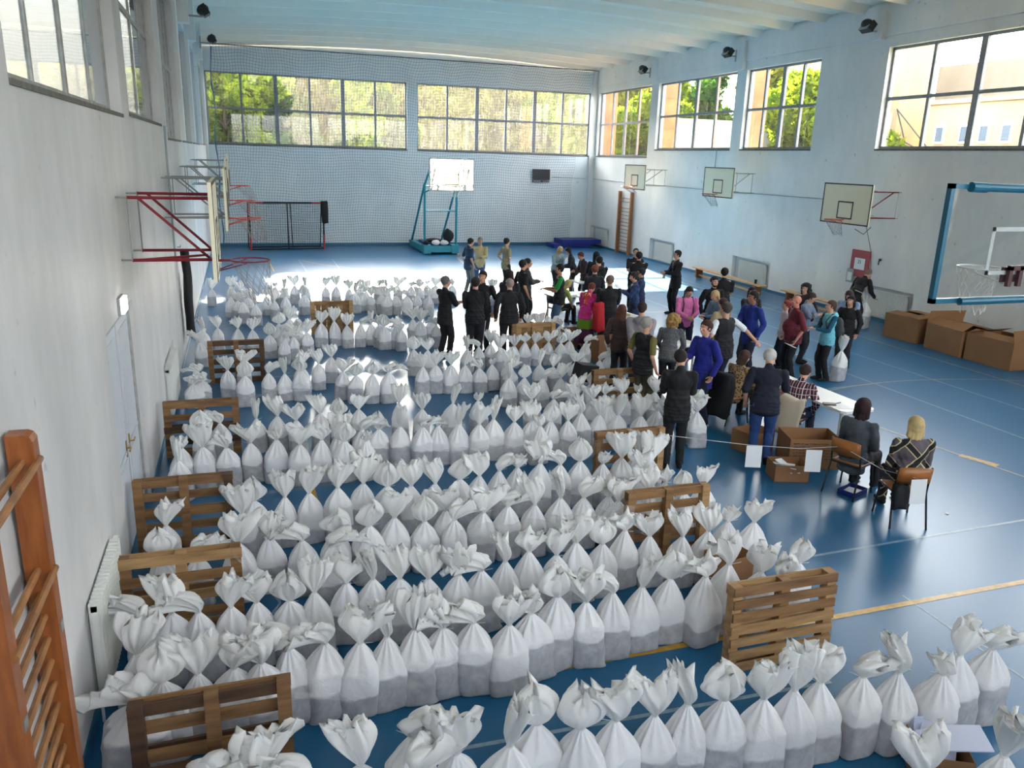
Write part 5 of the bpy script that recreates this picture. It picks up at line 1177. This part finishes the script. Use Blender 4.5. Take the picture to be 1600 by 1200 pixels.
    for sh, el, wr, sx, mode in A:
        b.cap(sh, .048*s, el, .038*s); b.cap(el, .038*s, wr, .026*s)
        d = (wr-el).normalized(); 
        side = (d.cross(Vector((0,1,0))) if abs(d.y) < .85 else d.cross(Vector((0,0,1)))).normalized()
        nrm = d.cross(side).normalized(); curl = nrm*(1 if mode in ('down','side','reach') else .6)
        if curl.dot(Vector((-sx,.3,0))) < 0: curl = -curl
        pc = wr+d*.05*s
        for q in (-1.3,-.45,.45,1.3): b.cap(wr+d*.005*s+side*q*.012*s, .016*s, wr+d*.085*s+side*q*.018*s, .011*s, 6)
        for i, q in enumerate((-1.5,-.5,.5,1.5)):
            fl = (.072,.082,.078,.062)[i]*s; p0 = wr+d*.088*s+side*q*.0185*s; p1 = p0+(d*.85+curl*.45).normalized()*fl*.5; p2 = p1+(d*.45+curl*.9).normalized()*fl*.5
            b.cap(p0, .0095*s, p1, .009*s, 6); b.cap(p1, .009*s, p2, .0075*s, 6)
        ts = -1 if sx*side.dot(R) > 0 else 1
        th0 = wr+d*.03*s+side*ts*.024*s; th1 = th0+(d*.6+side*ts*.7+curl*.35).normalized()*.04*s; th2 = th1+(d*.8+side*ts*.15+curl*.5).normalized()*.032*s
        b.cap(th0, .014*s, th1, .0105*s, 6); b.cap(th1, .0105*s, th2, .008*s, 6)
    link('body', remesh(b, vox*.85, 2, sfac=.35), t); t.children[0].data.materials.append(skin(sk))
    # face details
    g = MB()
    for q in (-1, 1):
        g = MB(); g.ell(HP(q*.030,.083,.008), (.012*s,.007*s,.007*s), 8, 6, rot=heul); e_ = g.obj('eye', mat('eye_white', (210,205,200), .3), t, True)
        g = MB(); g.ell(HP(q*.030,.089,.008), (.0055*s,.003*s,.0055*s), 6, 5, rot=heul); g.obj('iris', mat('dark_iris', (30,22,18), .3), e_, True)
    g = MB(); g.ell(HP(0,.094,-.054), (.022*s,.007*s,.006*s), 8, 5, rot=heul); g.obj('mouth', mat('lip_red_brown', (140,78,70), .5), t, True)
    hair_m = fab(hc)
    g = MB()
    for q in (-1, 1): g.cap(HP(q*.014,.092,.034), .0045*s, HP(q*.046,.080,.036), .004*s, 5)
    g.obj('eyebrows', hair_m, t, True)
    # ---- hair
    if hair != 'bald':
        g = MB(); cy = hair == 'curly'
        if hair in ('short', 'buzz', 'grey'):
            th = .010 if hair == 'buzz' else .018
            g.ell(HP(0,-.024,.038), ((.078+th)*s,(.090+th)*s,(.082+th)*s), 14, 10, rot=heul); g.ell(HP(0,-.060,-.012), (.066*s,.050*s,.058*s), 10, 8, rot=heul)
        else:
            g.ell(HP(0,-.022,.036), (.096*s,.108*s,.100*s), 14, 10, rot=heul); g.ell(HP(0,-.055,-.015), (.085*s,.062*s,.075*s), 10, 8, rot=heul)
        if hair in ('bob', 'long', 'curly'):
            dn = {'bob': .16, 'long': .40, 'curly': .17}[hair]
            for q in (-1,-.5,0,.5,1):
                g.cap(HP(q*.075,-.035-.03*(1-abs(q)),.02), .034*s, HP(q*.085,-.04-.03*(1-abs(q)),-dn*(.75 if abs(q) == 1 else 1)), (.030 if hair != 'long' else .022)*s)
        if hair == 'curly':
            gg = random.Random(PC[0]); g.ell(HP(0,-.045,.035), (.125*s,.11*s,.125*s), 12, 10)
            for k in range(26):
                a = gg.uniform(0, 6.28); zz = gg.uniform(-.09, .09); q = math.sqrt(max(0, .115**2-zz*zz))
                if math.sin(a)*q > .03: continue
                g.ell(HP(q*math.cos(a), -.03+q*math.sin(a), zz), (.050*s,)*3, 8, 6)
        if hair == 'bun': g.ell(HP(0,-.11,.075), (.045*s,)*3, 10, 8)
        if hair == 'pony':
            g.cap(HP(0,-.11,.05), .028*s, HP(.02,-.17,-.08), .030*s); g.cap(HP(.02,-.17,-.08), .030*s, HP(.03,-.15,-.26), .012*s)
        hm_ = remesh(g, .010, 2, .004 if hair != 'curly' else .008, PC[0])
        # cut the face opening
        bmx = bmesh.new(); bmx.from_mesh(hm_); inv = hm.inverted(); kill = []
        for vtx in bmx.verts:
            p = inv@(vtx.co-hcen)/s
            if p.y > .035 and p.z < .062-.3*abs(p.x) and abs(p.x) < .10: kill.append(vtx)
            elif p.y > .0 and p.z < (-.02 if hair in ('short','buzz','grey') else -.3): kill.append(vtx)
        bmesh.ops.delete(bmx, geom=kill, context='VERTS'); bmx.to_mesh(hm_); bmx.free()
        hm_.materials.append(hair_m); link('hair', hm_, t)
    elif hc is not None:
        pass
    if beard:
        g = MB(); g.ell(HP(0,.040,-.080), (.050*s,.052*s,.036*s), 12, 8, rot=heul); g.cap(HP(-.055,.02,-.04), .018*s, HP(-.03,.06,-.085), .018*s); g.cap(HP(.055,.02,-.04), .018*s, HP(.03,.06,-.085), .018*s)
        bm_ = remesh(g, .009, 2); bm_.materials.append(fab(beard)); link('beard', bm_, t)
    if glasses:
        g = MB()
        for q in (-1, 1): 
            g.tube([HP(q*.032+.022*math.cos(a*.5236), .100, .006+.016*math.sin(a*.5236)) for a in range(12)], .0022*s, 4, closed=True); g.tube([HP(q*.054,.098,.01), HP(q*.082,.0,.005)], .0022*s, 4)
        g.tube([HP(-.01,.102,.008), HP(.01,.102,.008)], .002*s, 4); g.obj('glasses', M_BLK, t)
    # ---- clothes
    def torso(g, k, low=-.15, c=0):
        g.ell(T(0,.0,.37), ((.172*w+k)*s,(.112+k)*s,.18*s), 14, 10, rot=tr); g.ell(T(0,.005+belly*.5,.18), ((.155*w+k)*s,(.110+belly*.6+k)*s,.19*s), 14, 10, rot=tr)
        g.cap(T(-.12*w,0,.462), (.062+k)*s, T(.12*w,0,.462), (.062+k)*s)
        lw = (.172*w+k)*s
        zz = .14
        while zz > low-coat: g.ell(T(0,-.005,zz), ((lw if zz > .05 else lw+.016*s),(.122+k+belly*.3+(.012 if zz < .05 else 0))*s,.07*s), 14, 8, rot=tr if not sit or zz > -.02 else None); zz -= .05
    def sleeves(g, k, how):
        for sh, el, wr, sx, mode in A:
            if how == 'long': g.cap(sh, (.059+k)*s, el, (.053+k)*s); g.cap(el, (.053+k)*s, el.lerp(wr, .92), (.038+k)*s)
            elif how == 'short': g.cap(sh, (.060+k)*s, sh.lerp(el, .75), (.058+k)*s)
            elif how == 'half': g.cap(sh, (.060+k)*s, el, (.056+k)*s)
    vc = max(.012, vox*1.15)
    if under is not None:
        g = MB(); torso(g, 0); sleeves(g, 0, sleeve); me = remesh(g, vc, 2, .004, PC[0]); me.materials.append(fab(under)); link('shirt', me, t)
        g = MB(); torso(g, .016)
        if hood: g.ell(T(0,-.10,.50), (.12*s,.07*s,.07*s)); g.ell(T(0,.03,.50), (.11*s,.07*s,.05*s))
        me = remesh(g, vc, 2, .006, PC[0]); me.materials.append(fab(top, pat)); link('vest', me, t)
    else:
        g = MB(); k = .0 if sleeve == 'short' else .008
        torso(g, k); sleeves(g, k, sleeve)
        if hood: g.ell(T(0,-.10,.50), (.12*s,.07*s,.08*s)); g.ell(T(0,.0,.52), (.11*s,.09*s,.045*s))
        else: g.cap(neckb-up*.04*s, .070*s, neckb+up*.012*s, .064*s)
        me = remesh(g, vc, 2, .006 if sleeve == 'long' else .004, PC[0]); me.materials.append(fab(top, pat)); link('jacket' if sleeve == 'long' else 'shirt', me, t)
    if hemc:
        g = MB(); g.ell(T(0,-.005,-.10), ((.176*w)*s,.130*s,.035*s), 16, 6); me = remesh(g, vc, 1); me.materials.append(fab(hemc)); link('shirt_hem', me, t)
    if scarf:
        g = MB(); g.ell(T(0,-.09,.46), (.13*s,.05*s,.10*s), rot=tr); g.cap(T(0,-.115,.45), .07*s, T(.02,-.125,.26), .045*s); me = remesh(g, vc, 2, .005, PC[0]); me.materials.append(fab(scarf, 'flower')); link('headscarf', me, t)
    if skirt is not None:
        g = MB(); n = 28; rows = []
        for k in range(9):
            q = k/8; zz = hipz+.06-(.78)*q; row = []
            for a in range(n): th = 2*PI*a/n; rr_ = 1+(.02+.06*q)*math.sin(7*th); row.append(((.165*w+.10*q)*math.cos(th)*rr_*s, ((.125+.12*q)*math.sin(th)*rr_)*s, zz*s))
            rows.append(row)
        vs = [p for r_ in rows for p in r_]; g.add(vs, [(j*n+k, j*n+(k+1) % n, (j+1)*n+(k+1) % n, (j+1)*n+k) for j in range(8) for k in range(n)]+[tuple(range(n))]); g.obj('skirt', fab(skirt, 'ombre' if skirt == (110,150,40) else None), t, True)
    else:
        g = MB(); g.ell((hip+Vector((0,-.01,0)))*s, (.175*w*s,.125*s,.12*s), 14, 10); g.ell(T(0,-.01,.05), (.155*w*s,.106*s,.10*s), 14, 10, rot=tr)
        for hj, kn, an in J: g.cap(hj, .100*w*s, kn, .074*s); g.cap(kn, .074*s, an+(kn-an)*.02, .060*s)
        me = remesh(g, vc, 2, .005, PC[0]+5); me.materials.append(fab(legs, lpat)); tt = link('trousers', me, t)
        if stripe:
            for q, (hj, kn, an) in zip((-1,1), J):
                for o_ in (-.012, .012): g = MB(); g.tube([hj+S((q*.112*w, o_, -.05)), kn+S((q*.082, o_, 0)), an+S((q*.066, o_, .05))], .006*s, 4); g.obj('side_stripe', fab((220,220,220)), tt)
    for hj, kn, an in J:
        g = MB(); g.cap(an+S((0,-.045,-.040)), .040*s, an+S((0,.10,-.045)), .040*s, 10); g.ell(an+S((0,.13,-.048)), (.045*s,.07*s,.032*s)); g.ell(an+S((0,-.03,0)), (.042*s,.05*s,.05*s))
        mn = (-.002 if not sit else -.002)*s; g.v = [(p[0], p[1], max(p[2], mn)) for p in g.v]; me = remesh(g, .012, 1); me.materials.append(fab(shoe)); link('shoe', me, t)
    if bagpack:
        g = MB(); g.ell(T(0,-.22,.24), (.16*s,.10*s,.22*s), rot=tr); g.ell(T(0,-.30,.16), (.12*s,.05*s,.12*s), rot=tr)
        for q in (-1,1): g.tube([T(q*.10,-.14,.45), T(q*.12,.02,.55), T(q*.12,.145,.40), T(q*.13,.10,.16), T(q*.11,-.14,.10)], .018*s, 6)
        me = remesh(g, .012, 2, .004); me.materials.append(fab((52,54,50), 'knit')); link('backpack', me, t)
    return t, A

P_ = person
# group at the far side of the sunlight
P_(8.02,24.31,1.78,75,'man in navy t-shirt and light grey trousers talking to a bearded man, beyond the sunlight', (44,58,84),'short',legs=(120,122,120),belly=.05,arms=('down','down'),head=(0,.25))
P_(8.55,24.9,1.75,200,'bearded man in beige shirt and jeans gesturing with one hand, beyond the sunlight', (186,168,124),'long',legs=JEAN,hair='buzz',hc=(120,110,100),beard=(150,146,140),arms=('front','side'),sk=(176,128,100))
P_(9.25,24.3,1.78,75,'man in tan t-shirt standing with hands on his hips beyond the sunlight', (156,138,108),'short',legs=(48,42,40),arms=('hip','hip'))
# four men in black
P_(5.27,16.24,1.80,65,'grey-haired man in a black suit with folded arms, leftmost of the men in black', BLACK,'long',legs=BLACK,hair='buzz',hc=(96,92,90),arms=('fold','fold'),coat=.06,shoe=(60,60,64))
P_(5.85,15.95,1.80,20,'man in black top and track trousers with white side stripes, seen from behind', BLACK,'long',legs=(28,30,38),wide=1.1,stripe=True,hemc=(210,214,222),arms=('front','front'))
P_(6.25,16.75,1.82,215,'dark-haired man in black t-shirt facing the camera among the men in black', BLACK,'short',legs=DK,wide=1.08,arms=('down','down'),sk=(206,150,124))
P_(6.62,15.98,1.76,5,'bald man in a black jacket seen from behind, rightmost of the men in black', BLACK,'long',legs=BLACK,hair='buzz',hc=(150,132,122),wide=1.15,arms=('down','down'),sk=(204,158,136))
P_(7.15,17.6,1.70,30,'person with dark hair and dark jacket half hidden behind the bald man in black', DK,'long',legs=DK,hair='bob',arms=('front','front'),vox=.013)
# around the middle table
P_(7.86,18.72,1.80,80,'man in a black t-shirt with short dark hair standing left of the lime green woman', BLACK,'short',legs=BLACK,arms=('down','down'),sk=(200,146,120))
P_(8.3,19.6,1.72,100,'person in a dark grey top half hidden behind the man in the black t-shirt', (66,66,66),'long',legs=DK,arms=('front','front'),vox=.013)
P_(9.1,19.3,1.66,80,'blonde woman in lime green top bending over the table papers', (170,180,92),'short',legs=BLACK,hair='bob',hc=(190,170,110),pose='sit',lean=.35,arms=('table','table'),head=(0,.4))
P_(8.58,18.0,1.78,285,'man in a black vest over bright green sleeves and blue jeans beside the middle table', BLACK,'short',under=(30,140,60),legs=(72,100,134),hc=(24,20,20),arms=('front','front'),sk=(170,120,96))
P_(10.76,23.75,1.62,165,'blonde woman in pale jacket and beige scarf looking down, farthest group', (140,160,164),'long',legs=DK,hair='long',hc=(176,150,110),lean=.2,arms=('front','front'),head=(0,.4))
P_(11.15,23.2,1.62,290,'dark-haired woman in a black jacket leaning over papers, farthest group', DK,'long',legs=DK,hair='long',hc=(20,18,18),lean=.25,arms=('front','front'),head=(0,.3))
P_(11.0,22.0,1.62,270,'woman with reddish dark hair looking down, beside the long-haired woman in black', (60,40,44),'long',legs=DK,hair='short',hc=(86,44,36),lean=.15,arms=('front','front'),head=(0,.4))
P_(10.9,21.0,1.72,10,'woman with long black hair in a black coat seen from behind, middle of the hall', BLACK,'long',legs=BLACK,hair='long',hc=(16,14,16),coat=.35,arms=('front','front'))
P_(10.35,19.6,1.76,350,'person in a bulky black hooded coat, back turned, before the long-haired woman', BLACK,'long',legs=BLACK,hair='short',hc=(20,18,20),hood=True,coat=.2,wide=1.2,arms=('front','front'))
P_(8.62,16.45,1.58,55,'woman in a bright pink sweater, flowered headscarf and green skirt looking down', (214,48,140),'long',skirt=(110,150,40),hair='short',hc=(110,50,40),lean=.25,arms=('front','front'),head=(0,.5),scarf=(190,50,60))
P_(9.6,18.2,1.72,20,'person with reddish hair and dark jacket behind the man in the long black coat', DK,'long',legs=DK,hair='short',hc=(110,60,40),arms=('front','front'))
P_(8.95,15.95,1.80,15,'man in a long black coat with cropped hair seen from behind, middle of the hall', BLACK,'long',legs=BLACK,hair='buzz',hc=(110,90,78),coat=.38,wide=1.12,arms=('front','front'))
drape(8.60, 15.72, 1.22, .4, .28, .60, fab((176,24,36)), 'bright red coat held at the left side of the man in the long black coat', 31, .10)
# blue jacket women, police
P_(10.31,17.36,1.65,285,'woman in a blue jacket reading a paper, standing left of the police officers', (40,62,104),'long',legs=DK,hair='bun',hc=(40,32,34),coat=.12,arms=('read','read'),head=(0,.2),wide=1.1)
P_(10.75,17.9,1.66,300,'person in a navy jacket partly hidden behind the woman in the blue jacket', (36,48,84),'long',legs=DK,hair='short',hc=(34,28,30),arms=('front','front'))
P_(12.2,21.1,1.80,200,'police officer with pale face mostly hidden behind the left officer', BLACK,'short',legs=BLACK,hair='buzz',hc=(50,44,42),arms=('front','front'))
P_(11.85,20.2,1.80,20,'police officer in black short-sleeved uniform, back turned, left of the other officer', BLACK,'short',legs=BLACK,hair='short',hc=(24,20,20),wide=1.08,arms=('fold','fold'),sk=(206,150,124))
P_(13.01,20.08,1.85,275,'police officer in black uniform standing at the right, holding a radio', BLACK,'long',legs=BLACK,hair='short',hc=(24,20,20),wide=1.1,arms=('front','front'),coat=.02)
item('radio', M_GST, (.07,.04,.18), (12.62,20.1,1.05), (0,.2,0), 'light coloured radio held by the police officer on the right', 'radio')
# crowd between the tables
P_(10.5,15.22,1.66,190,'woman in a pink sweater with dark straps and dark tied hair looking down', (226,120,180),'long',legs=(40,44,66),hair='pony',hc=(38,26,26),arms=('lap','lap'),head=(0,.45),wide=1.08,bagpack=True)
P_(10.95,14.75,1.62,265,'blonde woman in a denim blue jacket right of the woman in pink', (100,124,150),'long',legs=DK,hair='bob',hc=(184,156,110),arms=('front','front'),head=(0,.35))
P_(11.45,15.7,1.76,190,'bearded man in a black jacket facing the camera behind the blonde woman', BLACK,'long',legs=DK,hair='short',hc=(30,24,22),beard=(34,28,26),arms=('down','down'))
P_(12.5,16.9,1.78,30,'man in a black t-shirt with printed sleeve turned away near the long bench', BLACK,'short',legs=DK,hair='short',hc=(26,22,20),wide=1.1,arms=('front','front'))
P_(12.0,15.0,1.62,190,'woman with dark bob facing the camera behind the man in the bright blue jacket', (40,36,38),'long',legs=DK,hair='bob',hc=(40,28,26),arms=('front','front'))
P_(10.95,13.46,1.80,265,'man in a bright blue jacket with a dark shoulder bag facing left', (22,44,128),'long',legs=NAVY,hair='short',hc=(26,20,20),coat=.10,wide=1.12,arms=('down','front'),sk=(150,100,80))
P_(10.45,13.75,1.62,350,'woman with dark red hair in a beige jacket and light jeans seen from behind', (176,156,120),'long',legs=(110,148,172),hair='short',hc=(62,28,28),coat=.1,hood=True,arms=('front','front'))
P_(9.6,12.35,1.80,350,'grey-haired man in a black vest over white t-shirt stretching out his right arm', (24,24,30),'short',under=(226,230,234),legs=NAVY,hair='short',hc=(70,62,60),wide=1.15,arms=((-.42,.12,1.05),(.62,-.25,1.0)),coat=.02,vox=.010)
P_(8.09,12.76,1.78,30,'man in a grey hooded sweatshirt with his hands behind his back', (146,140,146),'long',legs=DK,hair='buzz',hc=(50,38,34),hood=True,arms=('back','back'),wide=1.1)
P_(8.0,13.4,1.62,40,'woman with long reddish brown hair hidden behind the man in the grey sweatshirt', (70,50,50),'long',legs=DK,hair='long',hc=(90,50,40),vox=.013)
P_(7.53,11.54,1.76,75,'grey-haired man in a black hooded vest over olive sleeves holding a sack', (22,22,26),'short',under=(110,104,54),legs=(88,84,70),hair='short',hc=(150,146,142),hood=True,arms=('down','down'),wide=1.08,vox=.010)
P_(8.55,12.5,1.60,40,'woman with curly blonde hair in a grey knitted jacket leaning over a table', (110,112,116),'long',legs=DK,hair='curly',hc=(160,124,70),lean=.4,pat='knit',arms=('table','table'),head=(0,.3))
P_(8.35,11.0,1.78,255,'dark-haired man in an open royal blue jacket facing left, behind the boy in black', (24,34,132),'long',legs=NAVY,hair='short',hc=(62,34,28),coat=.12,arms=('down','front'),sk=(206,152,128),vox=.010)
P_(6.93,9.34,1.74,25,'young man all in black looking down, back turned, beside the right pallet', BLACK,'long',legs=(24,24,26),hair='short',hc=(34,24,22),arms=('front','front'),head=(.35,.45),vox=.009,coat=.05)
# near table
P_(8.27,9.18,1.72,35,'grey-haired man in navy t-shirt and blue jeans leaning over the white table', (20,24,42),'half',legs=(34,62,116),hair='short',hc=(186,182,176),lean=.22,wide=1.15,arms=('down','table'),head=(.3,.4),glasses=True,vox=.009)
P_(9.05,11.1,1.64,75,'woman in a leopard print top seated at the far half of the white table', (150,122,86),'long',legs=BLACK,hair='bob',hc=(70,46,38),pose='sit',pat='leopard',lean=.25,arms=('table','table'),head=(0,.3))
P_(9.30,9.82,1.72,60,'person in a red and white checked shirt seated at the white table, writing', (88,30,44),'long',legs=NAVY,hair='short',hc=(48,28,28),pose='sit',pat='check',lean=.35,arms=('table','table'),head=(0,.3),vox=.009)
P_(8.86,7.98,1.74,68,'woman with dark bob in a grey blazer seated on a wooden chair', (74,82,92),'long',legs=(28,28,32),hair='bob',hc=(44,24,28),pose='sit',lean=.1,arms=('lap','lap'),vox=.009,coat=.05)
P_(9.02,7.16,1.72,20,'blonde woman in a black and beige patterned coat seated with her back to the camera', (92,84,90),'long',legs=(92,84,90),hair='bob',hc=(196,170,118),pose='sit',lean=.12,pat='lattice',lpat='lattice',arms=('lap','lap'),vox=.009,coat=.05,wide=1.08)
# group at the right
P_(11.72,13.09,1.76,285,'bald stout man in a burgundy shirt holding a paper, in the group at the right', (104,28,42),'half',legs=BLACK,hair='bald',wide=1.2,belly=.10,arms=('down','down'),sk=(196,130,110),vox=.010)
P_(12.2,14.0,1.48,290,'small person in a pink and white top hidden behind the burgundy shirt', (214,190,190),'long',legs=NAVY,hair='short',hc=(130,40,44),vox=.013)
P_(12.45,12.95,1.66,280,'woman in a turquoise vest over teal sleeves carrying a dark backpack', (110,190,206),'long',under=(20,84,112),legs=BLACK,hair='short',hc=(74,50,46),hood=True,arms=('front','front'),bagpack=True,vox=.010)
P_(13.35,14.9,1.68,245,'woman with big black curly hair in black, behind the group at the right', BLACK,'long',legs=DK,hair='curly',hc=(22,18,18))
P_(12.95,14.3,1.62,150,'woman in a blue grey denim jacket with sunglasses on her hair, looking down', (112,128,150),'long',legs=DK,hair='pony',hc=(60,46,44),arms=('fold','fold'),head=(0,.5))
P_(13.5,13.6,1.62,240,'dark-haired woman in black between the turquoise vest and the long haired woman', BLACK,'long',legs=DK,hair='bob',hc=(24,20,22))
P_(14.0,14.2,1.66,235,'woman with long brown hair in a pale blue top looking down, rightmost of the group', (132,152,182),'long',legs=(70,66,70),hair='long',hc=(58,40,38),head=(0,.5),arms=('front','front'))
P_(16.95,17.35,1.80,80,'man in black bending over a white sack at the right wall', (22,20,24),'long',legs=BLACK,hair='buzz',hc=(120,100,90),lean=.62,pose='stride',arms=('lap','reach'),head=(0,.35),vox=.010)
item('paper_sheet', M_PAPER, (.16,.22,.006), (16.75,16.95,1.08), (.3,.2,.6), 'white paper in the hand of the bending man at the right wall', 'paper')
item('paper_sheet', M_PAPER, (.15,.21,.006), (11.42,12.75,.82), (.2,.3,.3), 'white paper held low by the bald man in the burgundy shirt', 'paper')
item('paper_sheet', M_PAPER, (.15,.21,.006), (9.85,17.35,1.3), (.5,.3,.3), 'pale paper held by the woman in the blue jacket', 'paper')
item('phone', M_BLK, (.07,.14,.012), (7.12,9.72,1.14), (.4,.1,.2), 'dark phone held by the young man in black', 'phone')
